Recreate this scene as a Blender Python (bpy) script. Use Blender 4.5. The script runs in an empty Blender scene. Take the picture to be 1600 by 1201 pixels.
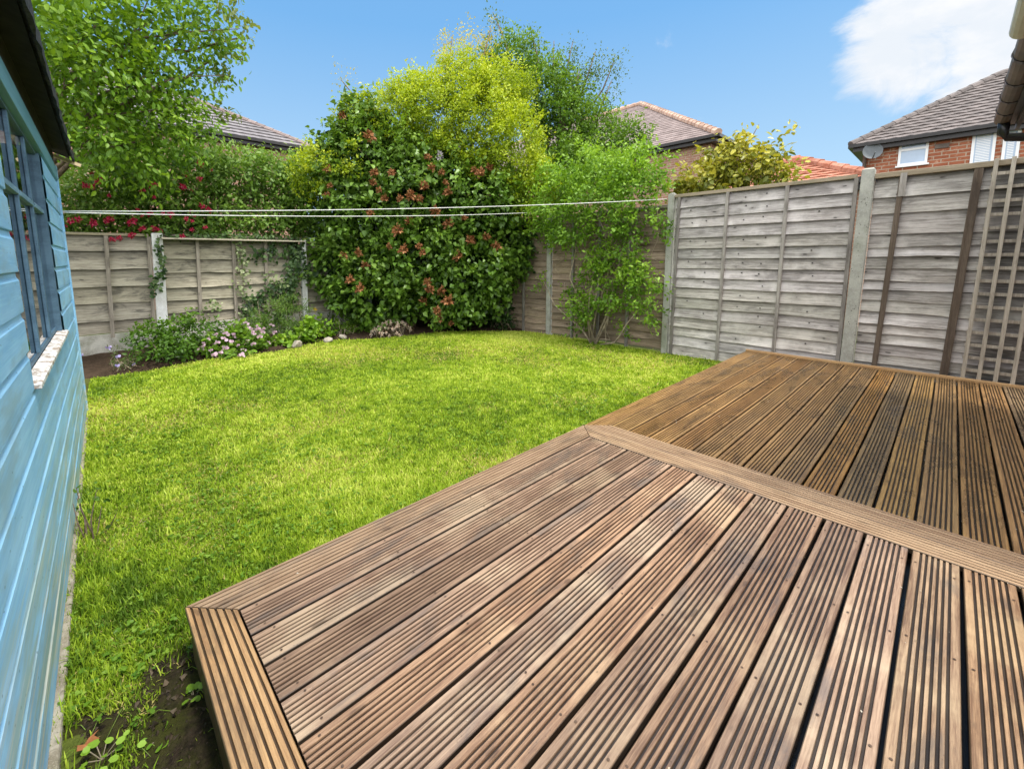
import bpy, math, random
import numpy as np
from mathutils import Matrix, Vector

random.seed(7)
RNG = np.random.default_rng(11)
SC = bpy.context.scene
COL = SC.collection

# ------------------------------------------------------------------ camera
VP1 = np.array([1490., 400.]); VP3 = np.array([138., 408.]); PP = np.array([735., 478.])
F = math.sqrt(-np.dot(VP1 - PP, VP3 - PP))
H = 1.41
def _d(v):
    a = np.array([v[0] - PP[0], -(v[1] - PP[1]), -F]); return a / np.linalg.norm(a)
_X = _d(VP1); _Y = _d(VP3); _Z = np.cross(_X, _Y)
R = np.array([_X, _Y, _Z])
def ray(px, py): return R @ np.array([px - PP[0], -(py - PP[1]), -F])
EYE = np.array([0, 0, H])
def onx(px, py, x): r = ray(px, py); return r * (x / r[0]) + EYE
def ony(px, py, y): r = ray(px, py); return r * (y / r[1]) + EYE
def onz(px, py, z): r = ray(px, py); return r * ((z - H) / r[2]) + EYE
def onr(px, py, d): r = ray(px, py); return r * (d / np.linalg.norm(r[:2])) + EYE
def place(px, py, k, v): return {'x': onx, 'y': ony, 'z': onz, 'r': onr}[k](px, py, v)
def mpp(p):  # metres per photo pixel at a point
    c = R.T @ (np.array(p) - EYE); return -c[2] / F

cam = bpy.data.cameras.new('camera'); camo = bpy.data.objects.new('camera', cam); COL.objects.link(camo)
m = Matrix([list(r) for r in R]).to_4x4(); m.translation = Vector(EYE); camo.matrix_world = m
cam.sensor_width = 36; cam.lens = F / 1600 * 36; cam.sensor_fit = 'HORIZONTAL'
cam.shift_x = (800 - PP[0]) / 1600; cam.shift_y = -(600.5 - PP[1]) / 1600
cam.clip_start = .02; cam.clip_end = 2000
SC.camera = camo
SC.view_settings.view_transform = 'Standard'; SC.view_settings.look = 'None'; SC.view_settings.exposure = 0
SC.render.resolution_x = 1024; SC.render.resolution_y = 768

# ------------------------------------------------------------------ nodes
class NT:
    def __init__(s, tree): s.t = tree; s.n = tree.nodes; s.l = tree.links
    def node(s, typ, **kw):
        x = s.n.new(typ)
        for k, v in kw.items():
            if k == 'i':
                for a, b in v.items():
                    if isinstance(b, bpy.types.NodeSocket): s.l.new(b, x.inputs[a])
                    else: x.inputs[a].default_value = b
            else: setattr(x, k, v)
        return x
    def math(s, op, a, b=0., c=None, clamp=False):
        x = s.node('ShaderNodeMath', operation=op, use_clamp=clamp)
        for k, v in enumerate((a, b, c)):
            if v is None: continue
            if isinstance(v, bpy.types.NodeSocket): s.l.new(v, x.inputs[k])
            else: x.inputs[k].default_value = v
        return x.outputs[0]
    def ramp(s, v, pts, interp='LINEAR'):
        x = s.node('ShaderNodeValToRGB'); s.l.new(v, x.inputs[0]); cr = x.color_ramp; cr.interpolation = interp
        while len(cr.elements) < len(pts): cr.elements.new(.5)
        for e, (p, c) in zip(cr.elements, pts):
            e.position = p; e.color = (c, c, c, 1) if isinstance(c, (int, float)) else (*c, 1)
        return x.outputs[0]
    def mix(s, f, a, b, blend='MIX'):
        x = s.node('ShaderNodeMix', data_type='RGBA', blend_type=blend, clamp_factor=True)
        for k, v in ((0, f), (6, a), (7, b)):
            if isinstance(v, bpy.types.NodeSocket): s.l.new(v, x.inputs[k])
            elif k == 0: x.inputs[0].default_value = v
            else: x.inputs[k].default_value = (*v, 1) if len(v) == 3 else v
        return x.outputs[2]
    def noise(s, vec, scale, detail=4, rough=.55, w=None, dist=0.):
        x = s.node('ShaderNodeTexNoise', noise_dimensions='4D' if w is not None else '3D')
        s.l.new(vec, x.inputs['Vector']); x.inputs['Scale'].default_value = scale
        x.inputs['Detail'].default_value = detail; x.inputs['Roughness'].default_value = rough; x.inputs['Distortion'].default_value = dist
        if w is not None: s.l.new(w, x.inputs['W'])
        return x.outputs[0]
    def smap(s, v, a, b, lo=0., hi=1.):
        x = s.node('ShaderNodeMapRange', interpolation_type='SMOOTHSTEP'); s.l.new(v, x.inputs[0])
        for k, q in zip((1, 2, 3, 4), (a, b, lo, hi)): x.inputs[k].default_value = q
        return x.outputs[0]
    def mapping(s, vec, scale=(1, 1, 1), loc=(0, 0, 0)):
        x = s.node('ShaderNodeMapping'); s.l.new(vec, x.inputs[0]); x.inputs['Scale'].default_value = scale; x.inputs['Location'].default_value = loc
        return x.outputs[0]
    def bump(s, h, strength, dist):
        x = s.node('ShaderNodeBump'); s.l.new(h, x.inputs['Height']); x.inputs['Strength'].default_value = strength; x.inputs['Distance'].default_value = dist
        return x.outputs[0]

def new_mat(name):
    mt = bpy.data.materials.new(name); mt.use_nodes = True
    t = NT(mt.node_tree); p = t.n['Principled BSDF']
    return mt, t, p
def setp(t, p, color=None, rough=None, normal=None, spec=None):
    for k, v in (('Base Color', color), ('Roughness', rough), ('Normal', normal), ('Specular IOR Level', spec)):
        if v is None: continue
        if isinstance(v, bpy.types.NodeSocket): t.l.new(v, p.inputs[k])
        else: p.inputs[k].default_value = (*v, 1) if isinstance(v, tuple) and len(v) == 3 else v

def wood_mat(name, light, dark, stain, axis, rough=(.55, .8), knots=.5, stain_amt=.5, spec=.4, grain=1., bumpd=.002, pale=None):
    """timber: grain stretched along the axis, knots, stains; vertex colour 'Col' tints each board, its alpha seeds the grain"""
    mt, t, p = new_mat(name)
    co = t.node('ShaderNodeTexCoord').outputs['Object']
    at = t.node('ShaderNodeAttribute', attribute_name='Col')
    seed = t.math('MULTIPLY', at.outputs['Alpha'], 37.)
    sc = {'x': (1.5, 34, 34), 'y': (34, 1.5, 34), 'z': (34, 34, 1.5)}[axis]
    g1 = t.noise(t.mapping(co, sc), 1.5, 7, .68, seed, .5)
    g2 = t.noise(t.mapping(co, tuple(q * 3.6 for q in sc)), 2.4, 5, .7, seed)
    sk = {'x': (3.2, 9, 9), 'y': (9, 3.6, 9), 'z': (9, 9, 2.6)}[axis]
    off = t.node('ShaderNodeCombineXYZ', i={0: seed, 1: t.math('MULTIPLY', seed, 1.7), 2: 0.})
    wv = t.node('ShaderNodeTexNoise'); t.l.new(t.mapping(co, sk), wv.inputs['Vector']); wv.inputs['Scale'].default_value = 3.
    kv = t.node('ShaderNodeVectorMath', operation='ADD', i={0: t.mapping(co, sk), 1: off.outputs[0]}).outputs[0]
    kv = t.node('ShaderNodeVectorMath', operation='MULTIPLY_ADD', i={0: wv.outputs['Color'], 1: (.22, .22, .22), 2: kv}).outputs[0]
    vor = t.node('ShaderNodeTexVoronoi', feature='F1', i={'Scale': 1., 'Randomness': 1.}); t.l.new(kv, vor.inputs['Vector'])
    kn = t.smap(vor.outputs['Distance'], .055, .10, 1, 0); halo = t.smap(vor.outputs['Distance'], .06, .36, 1, 0)
    st = t.noise(t.mapping(co, {'x': (1.3, 5, 5), 'y': (5, 1.3, 5), 'z': (5, 5, 1.3)}[axis]), 1.5, 6, .68, seed, .6)
    st2 = t.noise(co, 2.1, 5, .62, seed)
    g = t.math('ADD', t.math('MULTIPLY', g1, .55), t.math('MULTIPLY', g2, .45))
    c = t.mix(t.smap(g, .5 - .15 / grain, .5 + .15 / grain), dark, light)
    c = t.mix(t.math('MULTIPLY', t.smap(st, .50, .64), stain_amt), c, stain)
    if pale is not None:
        c = t.mix(t.math('MULTIPLY', t.smap(st2, .50, .36), .6), c, pale)
    c = t.mix(t.math('MULTIPLY', t.smap(st2, .52, .66), .4), c, t.mix(1., c, (.62, .60, .58), 'MULTIPLY'))
    c = t.mix(t.math('MULTIPLY', halo, knots * .5), c, tuple(q * .75 for q in dark))
    c = t.mix(t.math('MULTIPLY', kn, knots), c, tuple(q * .22 for q in dark))
    sv = t.node('ShaderNodeTexVoronoi', feature='F1', i={'Scale': 55.}); t.l.new(co, sv.inputs['Vector'])
    c = t.mix(t.math('MULTIPLY', t.math('MULTIPLY', t.smap(sv.outputs['Distance'], .06, .13, 1, 0), t.smap(st, .45, .6)), .55), c, tuple(q * .25 for q in dark))
    c = t.mix(1., c, at.outputs['Color'], 'MULTIPLY')
    rr = t.smap(st, .3, .7, rough[1], rough[0])
    hb = t.math('SUBTRACT', g, t.math('MULTIPLY', kn, .3))
    setp(t, p, c, rr, t.bump(hb, .6, bumpd), spec)
    return mt

def flat_mat(name, color, rough=.6, var=.25, scale=8., spec=.4, bumpd=.0, metal=0.):
    mt, t, p = new_mat(name)
    co = t.node('ShaderNodeTexCoord').outputs['Object']
    n = t.noise(co, scale, 6, .6)
    c = t.mix(t.smap(n, .3, .7), tuple(q * (1 - var) for q in color), tuple(min(1, q * (1 + var)) for q in color))
    setp(t, p, c, rough, t.bump(n, .5, bumpd) if bumpd else None, spec)
    p.inputs['Metallic'].default_value = metal
    return mt

def leaf_mat(name, trans=.35, rough=.45, spec=.35, tint=(1.25, 1.2, .6)):
    mt, t, p = new_mat(name)
    at = t.node('ShaderNodeAttribute', attribute_name='Col')
    setp(t, p, at.outputs['Color'], rough, None, spec)
    tc = t.mix(1., at.outputs['Color'], tint, 'MULTIPLY')
    tr = t.node('ShaderNodeBsdfTranslucent', i={'Color': tc})
    mx = t.node('ShaderNodeMixShader', i={0: trans, 1: p.outputs[0], 2: tr.outputs[0]})
    t.l.new(mx.outputs[0], t.n['Material Output'].inputs[0])
    return mt

def concrete_mat(name, color, dark, moss=.3, pits=True, scale=1.):
    mt, t, p = new_mat(name)
    co = t.node('ShaderNodeTexCoord').outputs['Object']
    n = t.noise(co, 5 * scale, 6, .65); n2 = t.noise(co, 60 * scale, 3, .6)
    c = t.mix(t.smap(n, .35, .65), dark, color)
    c = t.mix(t.math('MULTIPLY', t.smap(n2, .5, .7), .4), c, tuple(min(1, q * 1.3) for q in color))
    m2 = t.noise(co, 2.3 * scale, 4, .6)
    c = t.mix(t.math('MULTIPLY', t.smap(m2, .52, .7), moss), c, (.10, .13, .05))
    h = n2
    if pits:
        v = t.node('ShaderNodeTexVoronoi', feature='F1', i={'Scale': 42. * scale}); t.l.new(co, v.inputs['Vector'])
        pn = t.math('MULTIPLY', t.smap(v.outputs['Distance'], .1, .28, 1, 0), t.smap(t.noise(co, 9 * scale, 2), .48, .6))
        c = t.mix(pn, c, (.045, .04, .035))
        h = t.math('SUBTRACT', n2, pn)
    setp(t, p, c, .9, t.bump(h, .6, .004), .2)
    return mt

def brick_mat(name, c1, c2, mortar, row=.075, wid=.225, axis='y'):
    mt, t, p = new_mat(name)
    co = t.node('ShaderNodeTexCoord').outputs['Object']
    sp = t.node('ShaderNodeSeparateXYZ'); t.l.new(co, sp.inputs[0])
    u = t.math('ADD', sp.outputs[0], sp.outputs[1])
    cb = t.node('ShaderNodeCombineXYZ', i={0: u, 1: sp.outputs[2], 2: 0.})
    b = t.node('ShaderNodeTexBrick', offset=.5, i={'Color1': (*c1, 1), 'Color2': (*c2, 1), 'Mortar': (*mortar, 1), 'Scale': 1., 'Mortar Size': row * .14, 'Mortar Smooth': .3, 'Bias': 0., 'Brick Width': wid, 'Row Height': row})
    t.l.new(cb.outputs[0], b.inputs['Vector'])
    n = t.noise(co, 2.2, 5, .6)
    n2 = t.noise(co, 11., 3, .6)
    c = t.mix(t.smap(n, .35, .7), b.outputs['Color'], t.mix(1., b.outputs['Color'], (.72, .66, .62), 'MULTIPLY'))
    c = t.mix(t.math('MULTIPLY', t.smap(n2, .56, .72), .5), c, (.62, .42, .30))
    setp(t, p, c, .9, t.bump(t.math('SUBTRACT', 1., b.outputs['Fac']), .6, .01), .2)
    return mt

def tile_mat(name, a, b, scale=1.):
    mt, t, p = new_mat(name)
    co = t.node('ShaderNodeTexCoord').outputs['Object']
    at = t.node('ShaderNodeAttribute', attribute_name='Col')
    n = t.noise(co, 3.5 * scale, 6, .65); n2 = t.noise(co, 22 * scale, 3, .6)
    c = t.mix(t.smap(t.math('ADD', t.math('MULTIPLY', n, .6), t.math('MULTIPLY', n2, .4)), .36, .64), a, b)
    c = t.mix(1., c, at.outputs['Color'], 'MULTIPLY')
    setp(t, p, c, .85, t.bump(n2, .5, .006), .3)
    return mt

# ------------------------------------------------------------------ mesh helpers
def _wl(o):
    v = Vector((0, 0, 0))
    while o is not None: v = v + o.location; o = o.parent
    return v
def link(name, me, mat, parent=None, loc=None):
    o = bpy.data.objects.new(name, me); COL.objects.link(o)
    if mat is not None and len(me.materials) == 0: me.materials.append(mat)
    if parent is not None: o.parent = parent
    if loc is not None: o.location = loc
    return o
def tag(o, label=None, cat=None, group=None, kind=None):
    for k, v in (('label', label), ('category', cat), ('group', group), ('kind', kind)):
        if v: o[k] = v
    return o
def thing(name, loc, label, cat, group=None):
    o = bpy.data.objects.new(name, None); COL.objects.link(o); o.location = Vector(loc); o.empty_display_size = .1
    return tag(o, label, cat, group)

class MB:
    """collects faces in world coordinates; build() links them as one mesh, local to the parent"""
    def __init__(s): s.v = []; s.f = []; s.c = []; s.cur = (1, 1, 1, .5)
    def tint(s, r, g=None, b=None, seed=None):
        if g is None: g = b = r
        s.cur = (r, g, b, random.random() if seed is None else seed); return s
    def add(s, vs, fs, cols=None):
        k = len(s.v); s.v.extend(tuple(q) for q in vs); s.f.extend([tuple(i + k for i in f) for f in fs])
        s.c.extend(cols if cols is not None else [s.cur] * len(vs)); return s
    def box(s, lo, hi, fn=None):
        x0, y0, z0 = lo; x1, y1, z1 = hi
        vs = [(x0, y0, z0), (x1, y0, z0), (x1, y1, z0), (x0, y1, z0), (x0, y0, z1), (x1, y0, z1), (x1, y1, z1), (x0, y1, z1)]
        if fn: vs = [fn(*q) for q in vs]
        return s.add(vs, [(0, 3, 2, 1), (4, 5, 6, 7), (0, 1, 5, 4), (1, 2, 6, 5), (2, 3, 7, 6), (3, 0, 4, 7)])
    def bar(s, a, b, w, h, up=(0, 0, 1)):
        a = np.array(a, float); b = np.array(b, float); d = (b - a) / np.linalg.norm(b - a)
        sd = np.cross(d, up); sd = sd / np.linalg.norm(sd); u = np.cross(sd, d)
        vs = []
        for q in (a, b):
            for i, j in ((-1, -1), (1, -1), (1, 1), (-1, 1)): vs.append(q + sd * i * w / 2 + u * j * h / 2)
        return s.add(vs, [(0, 1, 2, 3), (7, 6, 5, 4), (0, 4, 5, 1), (1, 5, 6, 2), (2, 6, 7, 3), (3, 7, 4, 0)])
    def tube(s, pts, rad, n=6, cap=True):
        pts = [np.array(q, float) for q in pts]
        if not hasattr(rad, '__len__'): rad = [rad] * len(pts)
        vs = []; fs = []; ref = np.array([.31, .57, .76])
        for k, q in enumerate(pts):
            d = pts[min(k + 1, len(pts) - 1)] - pts[max(k - 1, 0)]; d = d / (np.linalg.norm(d) + 1e-9)
            u = np.cross(d, ref); u = u / (np.linalg.norm(u) + 1e-9); w = np.cross(d, u)
            for j in range(n):
                a = 2 * math.pi * j / n; vs.append(q + rad[k] * (math.cos(a) * u + math.sin(a) * w))
        for k in range(len(pts) - 1):
            for j in range(n):
                fs.append((k * n + j, k * n + (j + 1) % n, (k + 1) * n + (j + 1) % n, (k + 1) * n + j))
        if cap: fs.append(tuple(range(n - 1, -1, -1))); fs.append(tuple(range((len(pts) - 1) * n, len(pts) * n)))
        return s.add(vs, fs)
    def quad(s, *p): return s.add(p, [tuple(range(len(p)))])
    def build(s, name, mat, parent=None, smooth=False, bevel=0., origin=None):
        off = _wl(parent) if parent is not None else (Vector(origin) if origin is not None else Vector((0, 0, 0)))
        me = bpy.data.meshes.new(name)
        va = np.array(s.v, float) - np.array(off)
        me.from_pydata([tuple(q) for q in va], [], s.f); me.update()
        ca = me.color_attributes.new('Col', 'FLOAT_COLOR', 'POINT')
        ca.data.foreach_set('color', np.array(s.c, np.float32).ravel())
        if smooth: me.polygons.foreach_set('use_smooth', [True] * len(me.polygons))
        o = link(name, me, mat, parent, None if parent is not None else off)
        if bevel:
            b = o.modifiers.new('bevel', 'BEVEL'); b.width = bevel; b.segments = 2; b.limit_method = 'ANGLE'
        return o

def mesh_np(name, verts, faces, cols, mat, parent=None, smooth=False, origin=None):
    """verts (N,3) world; faces: list of (M,k) arrays; cols (N,3)"""
    off = np.array(_wl(parent)) if parent is not None else (np.array(origin, float) if origin is not None else np.zeros(3))
    me = bpy.data.meshes.new(name)
    me.vertices.add(len(verts)); me.vertices.foreach_set('co', (verts - off).astype(np.float32).ravel())
    idx = np.concatenate([f.ravel() for f in faces]); tot = np.concatenate([np.full(len(f), f.shape[1]) for f in faces])
    st = np.concatenate([[0], np.cumsum(tot)[:-1]])
    me.loops.add(len(idx)); me.loops.foreach_set('vertex_index', idx.astype(np.int32))
    me.polygons.add(len(tot)); me.polygons.foreach_set('loop_start', st.astype(np.int32))
    me.update(calc_edges=True); me.validate()
    ca = me.color_attributes.new('Col', 'FLOAT_COLOR', 'POINT')
    c4 = np.ones((len(verts), 4), np.float32); c4[:, :3] = cols; ca.data.foreach_set('color', c4.ravel())
    if smooth: me.polygons.foreach_set('use_smooth', [True] * len(me.polygons))
    return link(name, me, mat, parent, None if parent is not None else Vector(off))

# leaf templates: (u along, v across, w up), faces
LEAF = {
    'kite': (np.array([(0, 0, 0), (.45, .27, .06), (1, 0, -.06), (.45, -.27, .06)]), [np.array([(0, 3, 2), (0, 2, 1)])]),
    'oval': (np.array([(0, 0, 0), (.3, .24, .05), (.7, .22, .03), (1, 0, -.1), (.7, -.22, .03), (.3, -.24, .05), (.5, 0, -.02)]), [np.array([(0, 6, 2, 1), (6, 3, 2, 2)][:1] + [(0, 5, 4, 6)]), np.array([(6, 3, 2), (6, 4, 3)])]),
    'heart': (np.array([(0, 0, 0), (.0, .3, .08), (.35, .42, .06), (.72, .22, .0), (1.05, 0, -.16), (.72, -.22, .0), (.35, -.42, .06), (.0, -.3, .08), (.45, 0, -.05)]),
              [np.array([(0, 8, 2, 1), (0, 7, 6, 8), (8, 4, 3, 2), (8, 6, 5, 4)])]),
    'lance': (np.array([(0, 0, 0), (.4, .12, .03), (1, 0, -.12), (.4, -.12, .03)]), [np.array([(0, 3, 2), (0, 2, 1)])]),
    'round': (np.array([(0, 0, 0), (.2, .4, .05), (.7, .45, .05), (1, .15, 0), (1, -.15, 0), (.7, -.45, .05), (.2, -.4, .05), (.5, 0, -.05)]),
              [np.array([(0, 7, 2, 1), (0, 6, 5, 7), (7, 5, 4, 3)]), np.array([(7, 3, 2)])]),
}
def unit(a): return a / (np.linalg.norm(a, axis=-1, keepdims=True) + 1e-9)
def leaf_arrays(P, A, N, S, shape):
    T, fs = LEAF[shape]
    A = unit(A); N = unit(N - (N * A).sum(1, keepdims=True) * A); B = np.cross(N, A)
    V = P[:, None, :] + S[:, None, None] * (T[None, :, 0:1] * A[:, None, :] + T[None, :, 1:2] * B[:, None, :] + T[None, :, 2:3] * N[:, None, :])
    k = len(T); base = (np.arange(len(P)) * k)[:, None, None]
    return V.reshape(-1, 3), [(f[None] + base).reshape(-1, f.shape[1]) for f in fs], k
def ramp_cols(t, cols):
    t = np.clip(t, 0, .9999) * (len(cols) - 1); i = t.astype(int); f = (t - i)[:, None]; c = np.array(cols)
    return c[i] * (1 - f) + c[np.minimum(i + 1, len(cols) - 1)] * f

def crown(name, parent, mat, lobes, nclump, per, clump_r, size, shape, cols, seed, droop=.3, up=.5, shell=(.72, 1.03), flat=.8, jitter=.5, zmin=None, keep=None, updir=0.):
    """foliage: clumps of leaves over the shells of several lobes (centre, radii)"""
    g = np.random.default_rng(seed)
    C = np.array([l[0] for l in lobes]); Rd = np.array([l[1] for l in lobes])
    wt = np.array([(r[0] * r[1] + r[1] * r[2] + r[0] * r[2]) for r in Rd]) * np.array([l[2] if len(l) > 2 else 1. for l in lobes]); wt = wt / wt.sum()
    li = g.choice(len(lobes), nclump, p=wt)
    D = unit(g.normal(size=(nclump, 3)))
    rr = g.uniform(shell[0], shell[1], nclump)[:, None]
    P0 = C[li] + D * Rd[li] * rr
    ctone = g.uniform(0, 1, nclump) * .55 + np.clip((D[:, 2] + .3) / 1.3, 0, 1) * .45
    # clumps buried in another lobe are thinned out
    ins = np.zeros(nclump)
    for c, r in zip(C, Rd):
        q = np.linalg.norm((P0 - c) / r, axis=1); ins += (q < .6)
    ok = g.uniform(0, 1, nclump) < np.where(ins > 0, .3, 1)
    P0, D, ctone = P0[ok], D[ok], ctone[ok]
    n = len(P0)
    O = unit(D * .8 + np.array([0, 0, updir]) + g.normal(size=(n, 3)) * .35)
    P = np.repeat(P0, per, 0); OO = np.repeat(O, per, 0); N_ = len(P)
    along = g.uniform(-1, 1, N_)[:, None]
    P = P + OO * along * clump_r * 1.2 + g.normal(size=(N_, 3)) * clump_r * .42 * np.array([1, 1, flat])
    A = unit(OO * .7 + g.normal(size=(N_, 3)) * jitter + np.array([0, 0, -droop]))
    Nn = unit(np.array([0, 0, up]) + OO * .35 + g.normal(size=(N_, 3)) * .45)
    S = size * g.uniform(.6, 1.25, N_)
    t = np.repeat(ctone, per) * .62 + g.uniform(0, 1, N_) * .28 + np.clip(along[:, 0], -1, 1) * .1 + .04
    k0 = np.ones(N_, bool)
    if zmin is not None: k0 &= P[:, 2] > zmin
    if keep is not None: k0 &= keep(P)
    P, A, Nn, S, t = P[k0], A[k0], Nn[k0], S[k0], t[k0]
    V, fs, k = leaf_arrays(P, A, Nn, S, shape)
    c = np.repeat(ramp_cols(t, cols), k, 0)
    return mesh_np(name, V, fs, c, mat, parent), P0

def limbs(mb, base, tips, r0, r1=.006, bend=.12, n=7, seed=1, split=.3):
    """a stem from base to every tip, sharing the lower part"""
    g = np.random.default_rng(seed); base = np.array(base, float)
    mid = base + (np.mean(np.array(tips), 0) - base) * split
    mb.tube([base, base + (mid - base) * .5 + g.normal(size=3) * bend * .3, mid], [r0, r0 * .85, r0 * .7], n)
    for tp in tips:
        tp = np.array(tp, float); L = np.linalg.norm(tp - mid); pts = [mid]
        for k in range(1, 5):
            f = k / 5; pts.append(mid + (tp - mid) * f + g.normal(size=3) * bend * L * .35 * math.sin(f * 3.14) + np.array([0, 0, .1 * L * math.sin(f * 3.14)]))
        pts.append(tp)
        mb.tube(pts, [r0 * .6 * (1 - k / 5) + r1 * (k / 5) for k in range(6)], 5)
def lobe(px, py, k, v, rx, ry, rd=None, w=1.):
    p = place(px, py, k, v); s = mpp(p); d = rx if rd is None else rd
    # the radii follow the world axes; the sideways extent uses the mean of x and y
    return (p, np.array([.5 * (rx + d) * s, .5 * (rx + d) * s, ry * s]), w)

# ------------------------------------------------------------------ materials
M = {}
M['deck_near'] = wood_mat('deck timber', (.43, .285, .185), (.15, .082, .050), (.125, .105, .092), 'x', (.28, .6), .5, .6, .5, 1., .002, (.50, .37, .24))
M['deck_far'] = wood_mat('damp deck timber', (.37, .215, .080), (.135, .070, .026), (.08, .052, .03), 'x', (.20, .5), .45, .5, .55, 1., .002)
M['deck_edge'] = wood_mat('deck edging timber', (.52, .335, .17), (.26, .14, .065), (.12, .085, .06), 'y', (.35, .6), .5, .5, .5, 1., .0015)
M['deck_edge_x'] = wood_mat('deck edging timber long', (.44, .30, .19), (.22, .13, .075), (.12, .10, .085), 'x', (.35, .6), .5, .5, .5, 1., .0015)
M['fence_grey'] = wood_mat('grey weathered fence timber', (.64, .61, .58), (.26, .24, .22), (.18, .17, .16), 'y', (.75, .9), .85, .6, .15, 1.2, .004, (.72, .69, .66))
M['fence_brown'] = wood_mat('brown weathered fence timber', (.42, .335, .25), (.19, .14, .10), (.10, .08, .06), 'y', (.75, .9), .7, .5, .15, 1., .003)
M['fence_back'] = wood_mat('pale weathered fence timber', (.62, .57, .47), (.27, .24, .195), (.085, .08, .075), 'x', (.75, .9), .8, .7, .15, 1., .003)
M['batten'] = wood_mat('fence batten timber', (.44, .41, .37), (.20, .18, .16), (.10, .09, .08), 'z', (.75, .9), .4, .5, .15, 1., .002)
M['batten_dark'] = wood_mat('damp batten timber', (.16, .125, .095), (.07, .05, .035), (.04, .03, .025), 'z', (.6, .9), .4, .4, .2, 1., .002)
M['rail'] = wood_mat('fence rail timber', (.40, .35, .28), (.20, .17, .13), (.11, .12, .08), 'y', (.75, .9), .4, .5, .15, 1., .002)
M['trellis'] = wood_mat('trellis timber', (.50, .455, .38), (.28, .245, .195), (.16, .14, .115), 'z', (.75, .9), .4, .5, .15, 1., .002)
M['shelf'] = wood_mat('pale shelf timber', (.62, .56, .44), (.38, .33, .25), (.25, .22, .17), 'x', (.7, .9), .4, .4, .2, 1., .002)
M['lath'] = wood_mat('raw lath timber', (.75, .62, .38), (.55, .42, .24), (.4, .3, .18), 'x', (.6, .8), .3, .3, .2)
M['post'] = concrete_mat('concrete post', (.42, .42, .37), (.30, .30, .265), .35)
M['post_white'] = concrete_mat('white painted post', (.80, .80, .79), (.62, .61, .58), .12, False)
M['gravel'] = concrete_mat('gravel board concrete', (.56, .54, .48), (.36, .34, .29), .5, False)
M['plinth'] = concrete_mat('plinth concrete', (.36, .32, .25), (.20, .17, .12), .4, False, 3)
M['felt'] = flat_mat('roof felt', (.030, .029, .030), .75, .6, 30, .35, .01)
M['dark_timber'] = flat_mat('dark soffit timber', (.022, .019, .016), .9, .4, 12)
M['bark'] = flat_mat('bark', (.16, .12, .085), .9, .4, 20, .2, .006)
M['twig'] = flat_mat('pale twig', (.34, .28, .20), .9, .3, 20, .2)
M['upvc'] = flat_mat('white window plastic', (.82, .83, .84), .35, .04, 3)
M['black_plastic'] = flat_mat('black gutter plastic', (.022, .02, .02), .35, .3, 5)
M['brown_plastic'] = flat_mat('brown gutter plastic', (.115, .085, .065), .45, .35, 4)
M['grey_plastic'] = flat_mat('pale gutter plastic', (.62, .60, .54), .45, .12, 4)
M['dish'] = flat_mat('dish metal', (.11, .125, .135), .6, .15, 5)
M['line'] = flat_mat('white line cord', (.80, .80, .76), .6, .05, 5)
M['stone'] = concrete_mat('garden stone', (.50, .45, .38), (.30, .26, .21), .25, False, 3)
M['brick_a'] = brick_mat('orange red brick', (.42, .155, .085), (.33, .11, .06), (.46, .36, .28), .10, .30)
M['brick_b'] = brick_mat('pink brown brick', (.42, .24, .17), (.33, .18, .12), (.46, .38, .30), .08, .25)
M['tile_a'] = tile_mat('brown concrete roof tile', (.12, .105, .10), (.21, .18, .17))
M['tile_b'] = tile_mat('pinkish slate', (.19, .145, .135), (.30, .24, .225))
M['tile_d'] = tile_mat('mauve concrete tile', (.15, .14, .145), (.25, .23, .235))
M['pale_ridge'] = tile_mat('pale clay ridge tile', (.42, .26, .19), (.58, .42, .33))
M['terracotta'] = tile_mat('terracotta tile', (.40, .15, .09), (.55, .27, .19))
M['leaf'] = leaf_mat('leaf')
M['leaf_gloss'] = leaf_mat('glossy leaf', .25, .38, .38)
M['petal'] = leaf_mat('petal', .25, .6, .2, (1, 1, 1))
M['grass'] = leaf_mat('grass blade', .35, .5, .25, (1.1, 1.15, .5))

def glass_mat(name, tintc, refl=1.0, clear=.45):
    mt, t, p = new_mat(name)
    fr = t.node('ShaderNodeFresnel', i={'IOR': 1.5})
    gl = t.node('ShaderNodeBsdfGlossy', i={'Color': (.95, .97, 1, 1), 'Roughness': .015})
    tr = t.node('ShaderNodeBsdfTransparent', i={'Color': (*tintc, 1)})
    f = t.math('MULTIPLY_ADD', fr.outputs[0], refl, .04, True)
    mx = t.node('ShaderNodeMixShader', i={0: f, 1: tr.outputs[0], 2: gl.outputs[0]})
    t.l.new(mx.outputs[0], t.n['Material Output'].inputs[0])
    return mt
M['glass'] = glass_mat('shed window glass', (.72, .76, .76))
M['far_glass'] = flat_mat('house window glass', (.36, .47, .62), .08, .12, 1.2, .8)

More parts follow.
